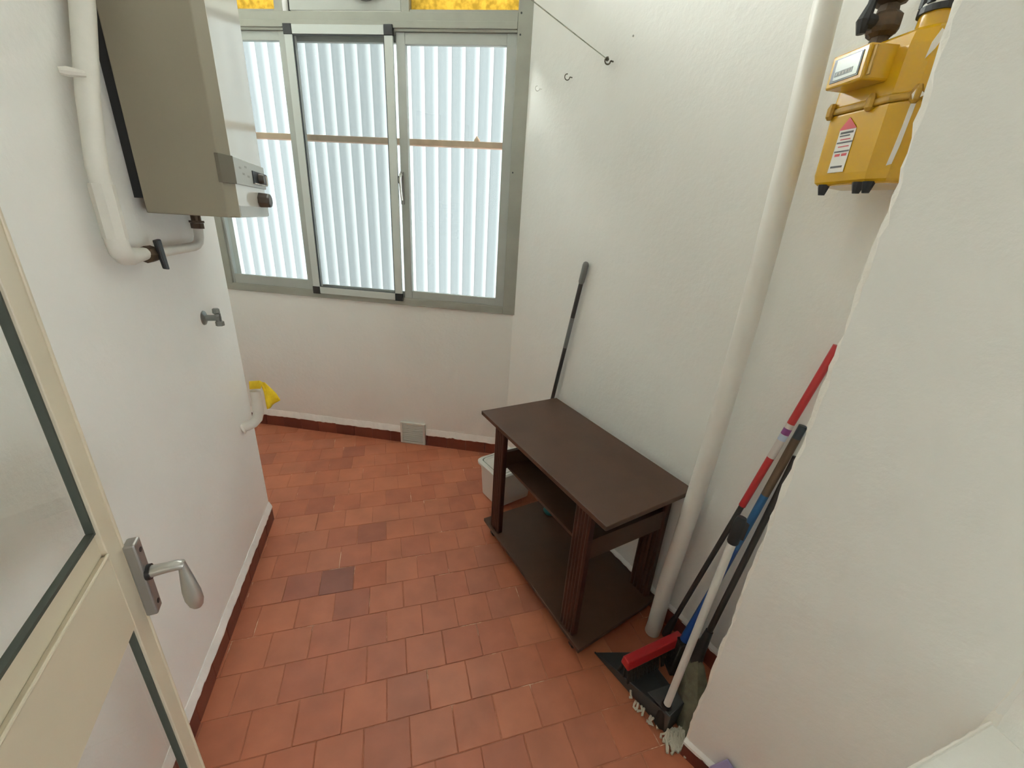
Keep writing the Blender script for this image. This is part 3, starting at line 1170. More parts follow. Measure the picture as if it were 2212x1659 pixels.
L_ = (DB - DA).length
t = B()
face_rect(t, 0.010, L_ - 0.012, 1.917, 1.959, 0.0)
t.make('counter_shadow_frame', M_DIALDARK, cb)
t = B()
face_rect(t, 0.018, L_ - 0.014, 1.920, 1.957, 0.001)
dial = t.make('dial_face', M_DIAL, cb)
t = B()
face_rect(t, 0.020, L_ - 0.026, 1.926, 1.935, 0.0025, 0.0006)
t.make('digit_window', M_DIALDARK, cb)
t = B()
for k in range(5):
    face_rect(t, 0.024 + 0.0075 * k, 0.028 + 0.0075 * k, 1.9282, 1.9328, 0.0031, 0.0004)
t.make('digit_print', M_GREYPRINT, cb)
t = B()
face_rect(t, L_ + 0.0005, L_ + 0.008, 1.914, 1.962, -0.010, 0.004)
t.make('seal_slot', M_METERDARK, cb)
# sticker on the lit face
fn = Vector(((PE - PL).y, -(PE - PL).x, 0)).normalized()
if fn.x > 0:
    fn = -fn
fd = (PE - PL).normalized()


def lab(bb, a0, a1, z0, z1, off, th=0.0006, sh=0.0):
    p = [PL + fd * a0 + fn * off, PL + fd * a1 + fn * off, PL + fd * a1 + fn * (off + th), PL + fd * a0 + fn * (off + th)]
    if (p[1] - p[0]).cross(p[3] - p[0]).z < 0:
        p = p[::-1]
    bb.hexa([q + Vector((0, 0, z0)) for q in p] + [q + Vector((0, 0, z1)) for q in p])


t = B()
lab(t, 0.038, 0.076, 1.748, 1.832, 0.0006)
stk = t.make('sticker', M_LABEL, mt)
t = B()
base = PL + fn * 0.0014
t.add([base + fd * 0.036 + Vector((0, 0, 1.832)), base + fd * 0.077 + Vector((0, 0, 1.832)), base + fd * 0.054 + Vector((0, 0, 1.855)),
       base + fd * 0.036 + Vector((0, 0, 1.832)) + fn * 0.0005, base + fd * 0.077 + Vector((0, 0, 1.832)) + fn * 0.0005, base + fd * 0.054 + Vector((0, 0, 1.855)) + fn * 0.0005],
      [(0, 1, 2), (5, 4, 3), (0, 3, 4, 1), (1, 4, 5, 2), (2, 5, 3, 0)])
t.make('red_triangle', M_REDPRINT, stk)
for (a0, a1, z0, z1) in ((0.042, 0.072, 1.824, 1.828), (0.042, 0.066, 1.819, 1.8215), (0.040, 0.076, 1.8055, 1.8085), (0.040, 0.075, 1.788, 1.791), (0.042, 0.070, 1.757, 1.761)):
    t = B()
    lab(t, a0, a1, z0, z1, 0.0013, 0.0005)
    t.make('printed_line', M_DARKPRINT, stk)
for (a0, a1, z0, z1) in ((0.046, 0.070, 1.812, 1.814), (0.046, 0.071, 1.798, 1.8), (0.044, 0.056, 1.780, 1.785), (0.060, 0.072, 1.780, 1.785)):
    t = B()
    lab(t, a0, a1, z0, z1, 0.0013, 0.0005)
    t.make('red_line', M_REDPRINT, stk)
# thin white streak and spots on the meter front
md_ = (PR - PM).normalized()
mn = Vector((md_.y, -md_.x, 0))
if mn.y > 0:
    mn = -mn


def white_patch(pts, off=0.0012):
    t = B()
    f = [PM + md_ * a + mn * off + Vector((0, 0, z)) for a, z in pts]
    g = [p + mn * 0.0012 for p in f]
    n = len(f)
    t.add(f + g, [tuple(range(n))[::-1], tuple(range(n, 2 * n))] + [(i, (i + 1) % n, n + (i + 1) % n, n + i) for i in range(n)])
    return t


white_patch([(-0.004, 1.862), (0.004, 1.864), (0.003, 1.83), (0.002, 1.79), (-0.001, 1.755), (-0.009, 1.752), (-0.007, 1.78), (-0.005, 1.82)], 0.0025).make('white_streak', M_LABEL, mt)
white_patch([(-0.010, 1.872), (-0.004, 1.885), (0.002, 1.878), (0.012, 1.871), (0.003, 1.866), (-0.006, 1.863)], 0.009).make('white_spot', M_LABEL, mt)
white_patch([(0.004, 1.975), (0.013, 1.968), (0.004, 1.945), (-0.006, 1.930), (-0.004, 1.955)], 0.000).make('white_spot', M_LABEL, mt)
# neck with ring nut at the right
nk = Vector((0.757, 0.994, 0))
t = B()
t.tube([nk + Vector((0, 0, 1.95)), nk + Vector((0, 0, 1.985)), nk + Vector((0, 0, 2.012))], [0.042, 0.0285, 0.027], 20)
neck = t.make('outlet_neck', M_METER, mt, smooth=True)
t = B()
t.tube([nk + Vector((0, 0, 2.012)), nk + Vector((0, 0, 2.022))], 0.032, 18)
t.make('ring_nut', M_BLACK, neck)
t = B()
t.tube([nk + Vector((0, 0, 2.022)), nk + Vector((0, 0, 2.029))], 0.027, 18)
t.make('gasket', M_LABEL, neck)
for k in range(6):
    a = k * math.pi / 3 + 0.3
    p = nk + Vector((math.cos(a) * 0.025, math.sin(a) * 0.025, 0))
    t = B()
    t.tube([p + Vector((0, 0, 2.026)), p + Vector((0, 0, 2.042))], 0.0075, 6)
    t.make('bolt', M_BLACK, neck)

t = B()
t.tube([nk + Vector((0, 0, 2.029)), nk + Vector((0.002, 0.0, 2.07)), nk + Vector((0.01, 0.012, 2.3)), nk + Vector((0.012, 0.02, H))], [0.014, 0.0125, 0.0125, 0.0125], 14)
o = t.make('outlet_pipe', M_PAINTPIPE, loc=nk + Vector((0, 0, 2.029)), smooth=True)
tag(o, 'thin white pipe rising from the ring nut of the yellow gas meter', 'pipe')

gv_ = thing('gas_valve', (0.724, 1.087, 1.985), 'rusty brown gas cock with black lever above the yellow meter', 'valve')
c0 = Vector((0.724, 1.087, 0))


def cz(z):
    return c0 + Vector((0, 0, z))


t = B()
t.tube([cz(1.972), cz(1.985), cz(2.006), cz(2.006), cz(2.012)], [0.020, 0.018, 0.0165, 0.019, 0.026], 8)
t.tube([cz(2.012), cz(2.020), cz(2.040), cz(2.047)], [0.026, 0.030, 0.030, 0.022], 10)
t.tube([cz(2.046), cz(2.060), cz(2.066), cz(2.076)], [0.020, 0.018, 0.032, 0.032], 8)
t.tube([cz(2.076), cz(2.11), cz(2.12), cz(2.4), cz(H)], [0.030, 0.026, 0.018, 0.018, 0.018], 10)
t.make('valve_body', M_RUSTY, gv_)
lv = Vector((-0.72, -0.1, 0)).normalized()
t = B()
t.tube([cz(2.03), cz(2.03) + lv * 0.046], [0.012, 0.014], 10)
t.tube([cz(2.008) + lv * 0.046, cz(2.03) + lv * 0.048, cz(2.06) + lv * 0.040, cz(2.12) + lv * 0.034], [0.008, 0.013, 0.008, 0.008], 8)
t.make('lever', M_BLACK, gv_)


# ------------------------------------------------------------------ table
tb = thing('side_table', FT.w(0.47, 0, -0.22), 'dark brown wooden side table with reeded legs and open shelves', 'table')


def tw(u, v, z):
    return FT.w(u, z, -v)


def tbox(b, u0, u1, v0, v1, z0, z1):
    FT.box(b, u0, u1, z0, z1, -v1, -v0)
    return b


def tpoly(b, pts, z0, z1):
    b.prism([xy(tw(u, v, 0)) for u, v in pts], z0, z1)
    return b


t = B()
tpoly(t, [(0.0, 0.0), (0.942, 0.0), (0.930, 0.45), (0.005, 0.462)], 0.682, 0.702)
t.make('table_top', M_TABLE, tb, bevel=0.0025)
t = B()
tpoly(t, [(0.078, 0.0), (0.914, 0.0), (0.886, 0.40), (0.872, 0.466), (0.078, 0.466)], 0.068, 0.086)
t.make('bottom_shelf', M_TABLE, tb, bevel=0.002)
t = B()
tbox(t, 0.195, 0.800, 0.058, 0.42, 0.462, 0.477)
t.make('middle_shelf', M_TABLE, tb, bevel=0.0015)
for (u0, u1) in ((0.173, 0.195), (0.800, 0.848)):
    t = B()
    tbox(t, u0, u1, 0.040, 0.42, 0.462, 0.553)
    t.make('end_apron', M_TABLE, tb, bevel=0.001)
LT = 0.026
for (u0, v0, LW) in ((0.132, 0.012, 0.086), (0.770, 0.012, 0.086), (0.132, 0.420, 0.086), (0.755, 0.420, 0.100)):
    t = B()
    # reeded board: scalloped front profile
    fr_ = []
    n = 5
    for k in range(n):
        for i in range(7):
            a = i / 6
            x = u0 + LW * (k + a) / n
            dv = 0.0045 * math.sin(math.pi * a)
            fr_.append((x, v0 + 0.0045 - dv))
    pts = fr_ + [(u0 + LW, v0 + LT), (u0, v0 + LT)]
    t.prism([xy(tw(u, v, 0)) for u, v in pts], 0.086, 0.682)
    t.make('leg', M_LEG, tb)
for (u, v) in ((0.135, 0.045), (0.845, 0.045), (0.135, 0.385), (0.845, 0.385)):
    t = B()
    c = tw(u, v, 0)
    t.tube([c + Vector((0, 0, 0.055)), c + Vector((0, 0, 0.068))], 0.012, 10)
    t.tube([c + FT.d * -0.012 + Vector((0, 0, 0.026)), c + FT.d * -0.010 + Vector((0, 0, 0.026)), c + FT.d * 0.010 + Vector((0, 0, 0.026)), c + FT.d * 0.012 + Vector((0, 0, 0.026))], [0.019, 0.026, 0.026, 0.019], 16)
    t.tube([c + Vector((0, 0, 0.03)), c + Vector((0, 0, 0.056))], 0.009, 8)
    t.make('caster', M_BLACK, tb, smooth=True)

# small teal object on the bottom shelf
c = Vector((0.262, 1.893, 0.086))
t = B()
rr = random.Random(5)
rings = []
for (z, r) in ((0.0, 0.026), (0.008, 0.034), (0.022, 0.035), (0.034, 0.028), (0.040, 0.014)):
    rings.append([c + Vector((math.cos(a) * r * (1.1 + 0.1 * math.sin(3 * a)), math.sin(a) * r, z + 0.002 * rr.random())) for a in [2 * math.pi * k / 18 for k in range(18)]])
t.loft(rings)
o = t.make('cleaning_sponge', M_TEAL, loc=c, smooth=True)
tag(o, 'small teal rounded object on the bottom shelf of the brown table', 'sponge')

# lidded white bin beyond the table
bax = Vector((math.sin(math.radians(143)), math.cos(math.radians(143)), 0))
bay = Vector((math.sin(math.radians(53)), math.cos(math.radians(53)), 0))
bc = Vector((-0.105, 2.075, 0)) + bay * 0.135 - bax * 0.002
binr = thing('lidded_bin', bc, 'white plastic bin with a grooved lid behind the left table leg', 'bin')


def rrect(hx, hy, r, z, n=5):
    out = []
    for (sx, sy, a0) in ((1, 1, 0), (-1, 1, 90), (-1, -1, 180), (1, -1, 270)):
        for i in range(n + 1):
            a = math.radians(a0 + 90 * i / n)
            out.append(bc + bax * (sx * (hx - r) + r * math.cos(a)) + bay * (sy * (hy - r) + r * math.sin(a)) + Vector((0, 0, z)))
    return out


t = B()
t.loft([rrect(0.090, 0.112, 0.03, 0.0), rrect(0.098, 0.120, 0.03, 0.008), rrect(0.112, 0.132, 0.032, 0.222)])
t.make('bin_body', M_BIN, binr, smooth=True)
t = B()
t.loft([rrect(0.116, 0.137, 0.034, 0.215), rrect(0.126, 0.147, 0.036, 0.219), rrect(0.127, 0.148, 0.036, 0.233), rrect(0.119, 0.140, 0.034, 0.242),
        rrect(0.106, 0.127, 0.03, 0.243), rrect(0.104, 0.125, 0.03, 0.2385), rrect(0.100, 0.121, 0.03, 0.2385), rrect(0.097, 0.118, 0.03, 0.2425), rrect(0.088, 0.109, 0.03, 0.2425), rrect(0.084, 0.105, 0.028, 0.236)])
lid = t.make('lid', M_BIN, binr, smooth=True)
t = B()
t.loft([rrect(0.1062, 0.1272, 0.03, 0.2395), rrect(0.0985, 0.1195, 0.03, 0.2395)], cap=False)
t.make('lid_groove', mat('green_grey_groove', (0.16, 0.20, 0.16), 0.7), lid)


# ------------------------------------------------------------------ poles, brooms, mop and dustpan
def seg(p, q, a, c, extra=0.0):
    p, q = Vector(p), Vector(q)
    return [p.lerp(q, a), p.lerp(q, c)]


# black pole behind the table
P0, P1 = FR.w(0.43, 0.05, 0.032), FR.w(0.69, 1.447, 0.018)
b2 = thing('broom_pole', P0, 'black pole with a grey tip leaning on the wall behind the table', 'broom')
t = B()
t.tube(seg(P0, P1, 0.0, 0.68), 0.0105, 12)
t.make('lower_pole', M_DARKPOLE, b2, smooth=True)
t = B()
t.tube(seg(P0, P1, 0.68, 0.80), 0.0110, 12)
t.make('grey_label', M_GREYGRIP, b2, smooth=True)
t = B()
t.tube(seg(P0, P1, 0.80, 0.937), 0.0112, 12)
t.make('upper_pole', M_DARKPOLE, b2, smooth=True)
t = B()
a, c = seg(P0, P1, 0.925, 1.0)
t.tube([a, a.lerp(c, 0.1), a.lerp(c, 0.85), a.lerp(c, 0.95), c], [0.0115, 0.0145, 0.0145, 0.012, 0.006], 14)
t.make('grey_tip', M_GREYGRIP, b2, smooth=True)
t = B()
t.tube([P0 + Vector((0, 0, -0.05)), P0, P0.lerp(P1, 0.04)], [0.016, 0.016, 0.0115], 10)
t.make('ferrule', M_BLACK, b2, smooth=True)

# red broom
P0, P1 = Vector((0.671, 1.157, 0.14)), Vector((0.868, 1.085, 1.345))
rb = thing('red_broom', (0.60, 1.10, 0.05), 'broom with red head and red handle standing in the dustpan', 'broom')
t = B()
t.tube(seg(P0, P1, 0.03, 0.535), 0.0085, 12)
t.make('dark_lower_handle', M_DARKPOLE, rb, smooth=True)
t = B()
t.tube(seg(P0, P1, 0.535, 1.0), 0.0105, 14)
hdl = t.make('red_handle', M_RED, rb, smooth=True)
t = B()
t.tube(seg(P0, P1, 0.695, 0.795), 0.0109, 14)
st = t.make('sticker', M_STICKER, hdl, smooth=True)
t = B()
t.tube(seg(P0, P1, 0.765, 0.782), 0.0111, 14)
t.make('purple_print', M_PURPLE, hdl, smooth=True)
t = B()
t.tube(seg(P0, P1, 0.748, 0.764), 0.0111, 14)
t.make('blue_print', M_LILACPRINT, hdl, smooth=True)
H0, H1 = Vector((0.478, 1.030, 0.128)), Vector((0.722, 1.150, 0.128))
hx = (H1 - H0).normalized()
hy = Vector((-hx.y, hx.x, 0))


def bar(t, p, q, w0, w1, z0, z1, zb=None):
    """trapezoid bar from p to q, width w0 at the bottom, w1 at the top"""
    t.hexa([p - hy * w0 + Vector((0, 0, z0)), q - hy * w0 + Vector((0, 0, z0)), q + hy * w0 + Vector((0, 0, z0)), p + hy * w0 + Vector((0, 0, z0)),
            p - hy * w1 + Vector((0, 0, z1)), q - hy * w1 + Vector((0, 0, z1)), q + hy * w1 + Vector((0, 0, z1)), p + hy * w1 + Vector((0, 0, z1))])


t = B()
bar(t, H0, H1, 0.021, 0.015, -0.020, 0.020)
head = t.make('broom_head', M_RED, rb, bevel=0.005, seg=3)
t = B()
t.tube([P0 + Vector((0, 0, -0.015)), P0, P0.lerp(P1, 0.045), P0.lerp(P1, 0.075)], [0.017, 0.016, 0.013, 0.0095], 10)
t.make('socket', M_BLACK, rb, smooth=True)
t = B()
for k in range(30):
    for w in (-1, 0, 1):
        a = H0.lerp(H1, (k + 0.5) / 30) + hy * 0.012 * w + Vector((0, 0, -0.018))
        e = a + hy * 0.014 * w + hx * random.uniform(-0.006, 0.006) + Vector((0, 0, -0.062))
        t.tube([a, e], [0.0042, 0.0032], 5)
br = t.make('bristles', M_DARKBRISTLE, rb)
br['kind'] = 'stuff'

# blue and brown brush
P0, P1 = Vector((0.727, 1.123, 0.14)), Vector((0.865, 1.099, 1.094))
bb_ = thing('blue_broom', (0.727, 1.118, 0.0), 'broom with blue lower handle and brown wood-look handle', 'broom')
t = B()
t.tube(seg(P0, P1, 0.0, 0.08) + seg(P0, P1, 0.30, 0.50), [0.019, 0.0165, 0.0120, 0.0115], 14)
t.make('blue_ferrule', M_BLUE, bb_, smooth=True)
t = B()
t.tube(seg(P0, P1, 0.50, 0.735), 0.0118, 14)
t.make('blue_handle', mat('lighter_blue_plastic', (0.03, 0.14, 0.33), 0.45), bb_, smooth=True)
t = B()
t.tube(seg(P0, P1, 0.735, 0.955), 0.0118, 14)
t.make('brown_handle', M_BROWNWOOD, bb_, smooth=True)
t = B()
t.tube(seg(P0, P1, 0.955, 1.0), 0.0115, 14)
t.make('dark_tip', mat('slate_blue_tip', (0.035, 0.05, 0.065), 0.5), bb_, smooth=True)
t = B()
t.hexa([Vector((0.68, 1.075, 0.005)), Vector((0.775, 1.085, 0.005)), Vector((0.77, 1.15, 0.005)), Vector((0.675, 1.135, 0.005)),
        Vector((0.700, 1.095, 0.15)), Vector((0.755, 1.105, 0.15)), Vector((0.75, 1.14, 0.15)), Vector((0.70, 1.135, 0.15))])
t.make('brush_head', M_DARKBRISTLE, bb_, bevel=0.006)

# mop
P0, P1 = Vector((0.720, 1.020, 0.19)), Vector((0.866, 1.085, 0.997))
mp = thing('string_mop', (0.68, 0.93, 0.0), 'string mop with black handle and grey cloth head behind the dustpan', 'mop')
t = B()
t.tube(seg(P0, P1, 0.0, 1.0), 0.0098, 12)
t.make('black_handle', M_DARKPOLE, mp, smooth=True)
t = B()
t.tube(seg(P0, P1, -0.05, 0.0) + seg(P0, P1, 0.05, 0.16), [0.026, 0.024, 0.019, 0.0125], 12)
t.make('socket', M_BLACK, mp, smooth=True)
t = B()
rings = []
cc = Vector((0.720, 1.015, 0))
for (z, r, sx, sy) in ((0.205, 0.014, 0, 0), (0.190, 0.030, 0, 0), (0.15, 0.042, -0.002, -0.02), (0.10, 0.058, -0.006, -0.05), (0.05, 0.070, -0.012, -0.075), (0.008, 0.078, -0.018, -0.09)):
    rg = []
    for k in range(20):
        a = 2 * math.pi * k / 20
        w = r * (1 + 0.12 * math.sin(5 * a + z * 30) + 0.06 * math.sin(9 * a))
        rg.append(cc + Vector((sx + math.cos(a) * w * 0.75, sy + math.sin(a) * w * 1.05, z)))
    rings.append(rg)
t.loft(rings[::-1])
t.make('cloth_head', M_MOPCLOTH, mp, smooth=True)
t = B()
rs = random.Random(11)


def strand(p, ang, ln, r=0.0042):
    d = Vector((math.cos(ang), math.sin(ang), 0))
    s = Vector((-d.y, d.x, 0))
    pts = [p + Vector((0, 0, 0.03)), p + d * ln * 0.35 + s * rs.uniform(-0.006, 0.006) + Vector((0, 0, 0.014)),
           p + d * ln * 0.7 + s * rs.uniform(-0.01, 0.01) + Vector((0, 0, 0.007)), p + d * ln + s * rs.uniform(-0.012, 0.012) + Vector((0, 0, 0.0065))]
    t.tube(pts, [r, r, r * 1.05, r * 1.25], 6)


for k in range(44):
    f = rs.random()
    base = Vector((0.607 + 0.060 * f, 0.872 + 0.012 * f + rs.uniform(-0.004, 0.012), 0.0))
    strand(base, math.radians(-125 + rs.uniform(-34, 40)), rs.uniform(0.020, 0.064), 0.0036)
for (x, y) in ((0.566, 0.888), (0.548, 0.899), (0.541, 0.905), (0.524, 0.928), (0.516, 0.935), (0.506, 0.944), (0.500, 0.950), (0.490, 0.985)):
    strand(Vector((x + 0.018, y + 0.013, 0)), math.radians(-142 + rs.uniform(-30, 30)), rs.uniform(0.008, 0.013), 0.0040)
sd = t.make('cotton_strands', M_STRAND, mp, smooth=True)
sd['kind'] = 'stuff'

# dustpan on a stick
pan = thing('dustpan', (0.57, 1.03, 0.0), 'long-handled charcoal dustpan with white tube handle in the corner', 'dustpan')
BLp, BRp, MRp, MLp = Vector((0.602, 0.880, 0)), Vector((0.664, 0.925, 0)), Vector((0.610, 1.165, 0)), Vector((0.402, 1.150, 0))
t = B()
t.prism([xy(p) for p in (BLp, BRp, MRp, MLp)], 0.004, 0.009)


def wallp(p, q, hp, hq, th=0.004, lean=0.0):
    d = (q - p).normalized()
    nn = Vector((-d.y, d.x, 0))
    ctr = Vector((0.57, 1.03, 0))
    if nn.dot(ctr - p) < 0:
        nn = -nn
    lo = [p, q, q + nn * th, p + nn * th]
    out = -nn * lean
    hi = [p + Vector((0, 0, hp)) + out * hp / 0.1, q + Vector((0, 0, hq)) + out * hq / 0.1, q + nn * th + Vector((0, 0, hq)) + out * hq / 0.1, p + nn * th + Vector((0, 0, hp)) + out * hp / 0.1]
    lo = [v + Vector((0, 0, 0.004)) for v in lo]
    if (lo[1] - lo[0]).cross(lo[3] - lo[0]).z < 0:
        lo, hi = lo[::-1], hi[::-1]
    t.hexa(lo + hi)


wallp(MLp, BLp, 0.012, 0.098, lean=0.004)
wallp(BRp, MRp, 0.098, 0.012)
wallp(BLp, BRp, 0.098, 0.098)
t.make('pan', M_CHARCOAL, pan, bevel=0.0015, seg=1)
t = B()
hood = [BLp, BRp, BRp.lerp(MRp, 0.28), BLp.lerp(MLp, 0.28)]
t.prism([xy(p) for p in hood], 0.090, 0.096)
t.make('hood', M_CHARCOAL, pan, bevel=0.002)
P0, P1 = Vector((0.597, 0.912, 0.085)), Vector((0.692, 0.987, 0.75))
t = B()
t.tube([P0 + Vector((0.0, 0.0, -0.075)), P0 + Vector((0, 0, -0.01)), P0.lerp(P1, 0.03)], [0.026, 0.022, 0.016], 12)
t.make('socket', M_BLACK, pan, smooth=True)
t = B()
t.tube(seg(P0, P1, 0.0, 1.0), 0.0118, 16)
t.make('tube_handle', M_TUBE, pan, smooth=True)
t = B()
a, c = P0.lerp(P1, 0.99), P0.lerp(P1, 1.125)
t.tube([a, a.lerp(c, 0.06), a.lerp(c, 0.85), c], [0.0135, 0.0165, 0.0165, 0.012], 14)
gr = t.make('grip', M_BLACK, pan, smooth=True)
t = B()
ax = (c - a).normalized()
sx = Vector((0.8, -0.6, 0))
k0 = a.lerp(c, 0.25) - sx * 0.014
t.hexa([k0 + sx * 0.002 - hy * 0.010, k0 + sx * 0.030 - hy * 0.010, k0 + sx * 0.030 + hy * 0.010, k0 + sx * 0.002 + hy * 0.010,
        k0 + ax * 0.06 + sx * 0.002 - hy * 0.010, k0 + ax * 0.06 + sx * 0.030 - hy * 0.010, k0 + ax * 0.06 + sx * 0.030 + hy * 0.010, k0 + ax * 0.06 + sx * 0.002 + hy * 0.010])
t.make('broom_clip', M_BLACK, gr, bevel=0.003)

# ------------------------------------------------------------------ hooks and line on the right wall


def hook(u, z, r, label, material, wire=0.0022, ang=0.0):
    c = FR.w(u, z, 0.0)
    t = B()
    pts = [c - FR.n * 0.004, c + FR.n * 0.012]
    side = (FR.d * -0.35 + FR.n).normalized()
    cc = c + side * (0.012 + r)
    for i in range(11):
        a = math.radians(180 + ang) + math.radians(275) * i / 10
        pts.append(cc + side * (math.cos(a) * r) + Vector((0, 0, math.sin(a) * r)))
    t.tube(pts, wire, 7)
    o = t.make('wall_hook', material, loc=c, smooth=True)
    tag(o, label, 'hook', 'hooks on the right wall')
    return cc


hk = hook(0.683, 2.232, 0.012, 'wall hook holding the end of the clothesline', M_HOOK, 0.003)
hook(0.407, 2.235, 0.012, 'small dark open wall hook left of the clothesline hook', M_HOOK)
hook(0.149, 2.241, 0.011, 'white painted open wall hook nearest the window frame', M_CAP)
t = B()
A0 = hk + Vector((0, 0, 0.004))
A1 = FL.w(1.344, 2.30, 0.004)
pts = []
for i in range(15):
    s = i / 14
    p = A0.lerp(A1, s)
    p.z -= 0.010 * 4 * s * (1 - s)
    pts.append(p)
t.tube(pts, 0.0017, 6)
cln = t.make('clothesline', M_CORD, loc=A0, smooth=True)
tag(cln, 'thin grey-green clothesline strung from the wall hook across the room', 'line')
t = B()
kd = (A1 - A0).normalized()
t.tube([A0 + kd * -0.004, A0 + kd * 0.003, A0 + kd * 0.013, A0 + kd * 0.018], [0.003, 0.0075, 0.0065, 0.002], 8)
t.make('knot', M_HOOK, cln, smooth=True)
c = FR.w(0.782, 2.29, 0)
t = B()
t.tube([c - FR.n * 0.002, c + FR.n * 0.003], [0.005, 0.003], 8)
o = t.make('wall_plug', M_GREYPRINT, loc=c)
tag(o, 'tiny grey plug in the wall right of the clothesline hook', 'plug')

# ------------------------------------------------------------------ vent grille over the skirting
vg = thing('vent_grille', FW.w(0.696, 0.0, 0.0), 'square white louvred vent grille set into the skirting under the window', 'vent')
t = B()
u0, u1, z0, z1 = 0.602, 0.792, 0.002, 0.172
FW.box(t, u0, u0 + 0.016, z0, z1, 0.0, 0.022)
FW.box(t, u1 - 0.016, u1, z0, z1, 0.0, 0.022)
FW.box(t, u0 + 0.016, u1 - 0.016, z0, z0 + 0.016, 0.0, 0.022)
FW.box(t, u0 + 0.016, u1 - 0.016, z1 - 0.016, z1, 0.0, 0.022)
t.make('vent_frame', M_VENT, vg, bevel=0.002)
t = B()
FW.box(t, u0 + 0.014, u1 - 0.014, z0 + 0.014, z1 - 0.014, 0.0, 0.008)
t.make('back_plate', M_GREYPRINT, vg)
for k in range(8):
    zz = z0 + 0.024 + k * 0.0172
    t = B()
    q = [FW.w(u0 + 0.016, zz, 0.021), FW.w(u1 - 0.016, zz, 0.021), FW.w(u1 - 0.016, zz + 0.009, 0.009), FW.w(u0 + 0.016, zz + 0.009, 0.009)]
    up3 = Vector((0, 0, 0.0025))
    t.hexa([p for p in q] + [p + up3 for p in q])
    t.make('slat', M_VENT, vg)

# ------------------------------------------------------------------ lavender piece at the foot of the near right wall
t = B()
f = [FP.w(0.075, 0.0, 0.05), FP.w(0.205, 0.0, 0.05), FP.w(0.175, 0.115, 0.022), FP.w(0.121, 0.150, 0.018), FP.w(0.090, 0.075, 0.025)]
g = [p + FP.n * -0.006 for p in f]
n = len(f)
t.add(f + g, [tuple(range(n)), tuple(range(n, 2 * n))[::-1]] + [(i, n + i, n + (i + 1) % n, (i + 1) % n) for i in range(n)])
o = t.make('lavender_scraper', M_LAVENDER, loc=FP.w(0.13, 0, 0.05), bevel=0.002)
tag(o, 'pointed lavender plastic piece leaning on the near right wall', 'plastic piece')

# ------------------------------------------------------------------ door leaf in the left foreground
door = thing('door_1', FD.w(0.40, 0.0, -0.02), 'cream glazed door leaf with grey lever handle, standing open at left', kind='structure')
DT = -0.013


def dbox(name, m, u0, u1, z0, z1, o0, o1, parent=None, bevel=0.0015):
    t = B()
    FD.box(t, u0, u1, z0, z1, o0, o1)
    return t.make(name, m, parent or door, bevel=bevel, seg=2)


t = B()
FD.box(t, -0.015, 0.003, 0.01, 2.25, DT, -0.010)
FD.box(t, 0.003, 0.0425, 0.01, 2.25, DT, 0.0)
FD.box(t, 0.0025, 0.0075, 0.01, 2.25, -0.002, 0.0025)
stile = t.make('lock_stile', M_DOOR, door, bevel=0.002)
dbox('hinge_stile', M_DOOR, 0.74, 0.80, 0.01, 2.25, DT, 0.0)
t = B()
FD.box(t, 0.0425, 0.74, 0.985, 1.128, DT, 0.0)
FD.box(t, 0.0425, 0.74, 1.128, 1.166, DT, -0.006)
FD.box(t, 0.0425, 0.74, 1.126, 1.131, -0.002, 0.0025)
t.make('middle_rail', M_DOOR, door, bevel=0.002)
dbox('bottom_rail', M_DOOR, 0.0425, 0.74, 0.01, 0.12, DT, 0.0)
dbox('top_rail', M_DOOR, 0.0425, 0.74, 2.17, 2.25, DT, 0.0)
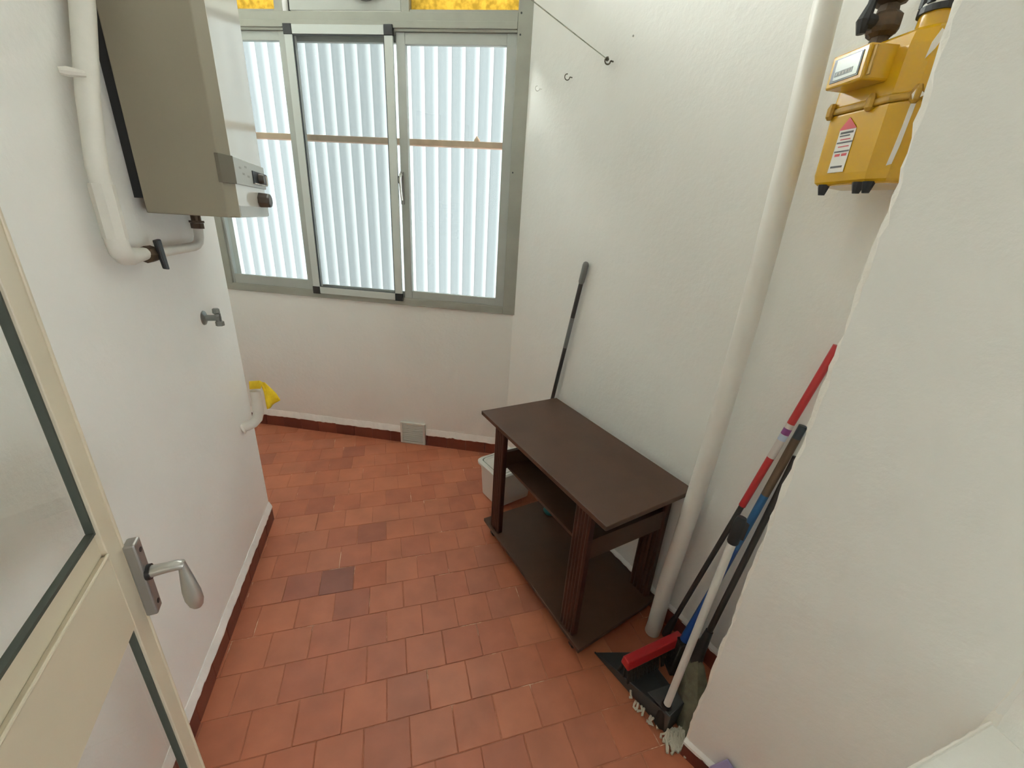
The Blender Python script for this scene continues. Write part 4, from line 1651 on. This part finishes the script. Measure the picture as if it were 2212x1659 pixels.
for (z0, z1) in ((0.12, 0.985), (1.166, 2.17)):
    g = dbox('glass_pane', M_DOORGLASS, 0.0435, 0.739, z0 + 0.001, z1 - 0.001, -0.0105, -0.0080, bevel=0)
    t = B()
    FD.box(t, 0.0425, 0.0460, z0, z1, -0.0128, -0.004)
    FD.box(t, 0.735, 0.740, z0, z1, -0.0128, -0.004)
    FD.box(t, 0.0475, 0.735, z0, z0 + 0.005, -0.0128, -0.004)
    FD.box(t, 0.0475, 0.735, z1 - 0.005, z1, -0.0128, -0.004)
    t.make('glazing_seal', M_GREENSEAL, g)
# handle set: long plate, neck, hanging grip
t = B()
pz0, pz1 = 0.966, 1.110
pr = [FD.w(-0.014, pz0, 0.0), FD.w(0.009, pz0, 0.0), FD.w(0.009, pz0, 0.016), FD.w(-0.014, pz0, 0.016)]
t.hexa(([p for p in pr] if (pr[1] - pr[0]).cross(pr[3] - pr[0]).z > 0 else pr[::-1]) + [p + Vector((0, 0, pz1 - pz0)) for p in (pr if (pr[1] - pr[0]).cross(pr[3] - pr[0]).z > 0 else pr[::-1])])
plate = t.make('handle_plate', M_HANDLE, door, bevel=0.003)
for z in (pz0 + 0.018, pz1 - 0.018):
    t = B()
    c = FD.w(-0.003, z, 0.0155)
    t.tube([c, c + FD.n * 0.0012], 0.0042, 10)
    t.make('screw', M_BLACK, plate)
t = B()
c = FD.w(-0.001, 1.047, 0.015)
t.tube([c, c + FD.n * 0.006], 0.0125, 16)
t.make('collar', M_BLACK, plate, smooth=True)
t = B()
nz_ = 1.047
t.tube([FD.w(-0.001, nz_, 0.020), FD.w(-0.001, nz_ + 0.001, 0.042), FD.w(-0.001, nz_ + 0.001, 0.054), FD.w(-0.001, nz_ - 0.002, 0.062)], [0.0095, 0.0085, 0.0085, 0.007], 14)
rings = []
for (z, hw, th) in ((0.006, 0.005, 0.005), (-0.010, 0.0070, 0.0055), (-0.035, 0.0105, 0.006), (-0.060, 0.0135, 0.0065), (-0.080, 0.0135, 0.0062), (-0.094, 0.010, 0.005), (-0.100, 0.006, 0.003)):
    rg = []
    cc = FD.w(-0.001 + 0.02 * z, nz_ + z, 0.0605 + 0.02 * (-z))
    for k in range(12):
        a = 2 * math.pi * k / 12
        rg.append(cc + FD.n * math.cos(a) * hw + FD.d * math.sin(a) * th)
    rings.append(rg)
t.loft(rings)
t.make('lever', M_LEVER, door, smooth=True)

# everyday categories for the setting
for o in list(COL.objects):
    if o.parent is None and o.get('kind') == 'structure' and not o.get('category'):
        o['category'] = o.name.split('.')[0].split('_')[0]
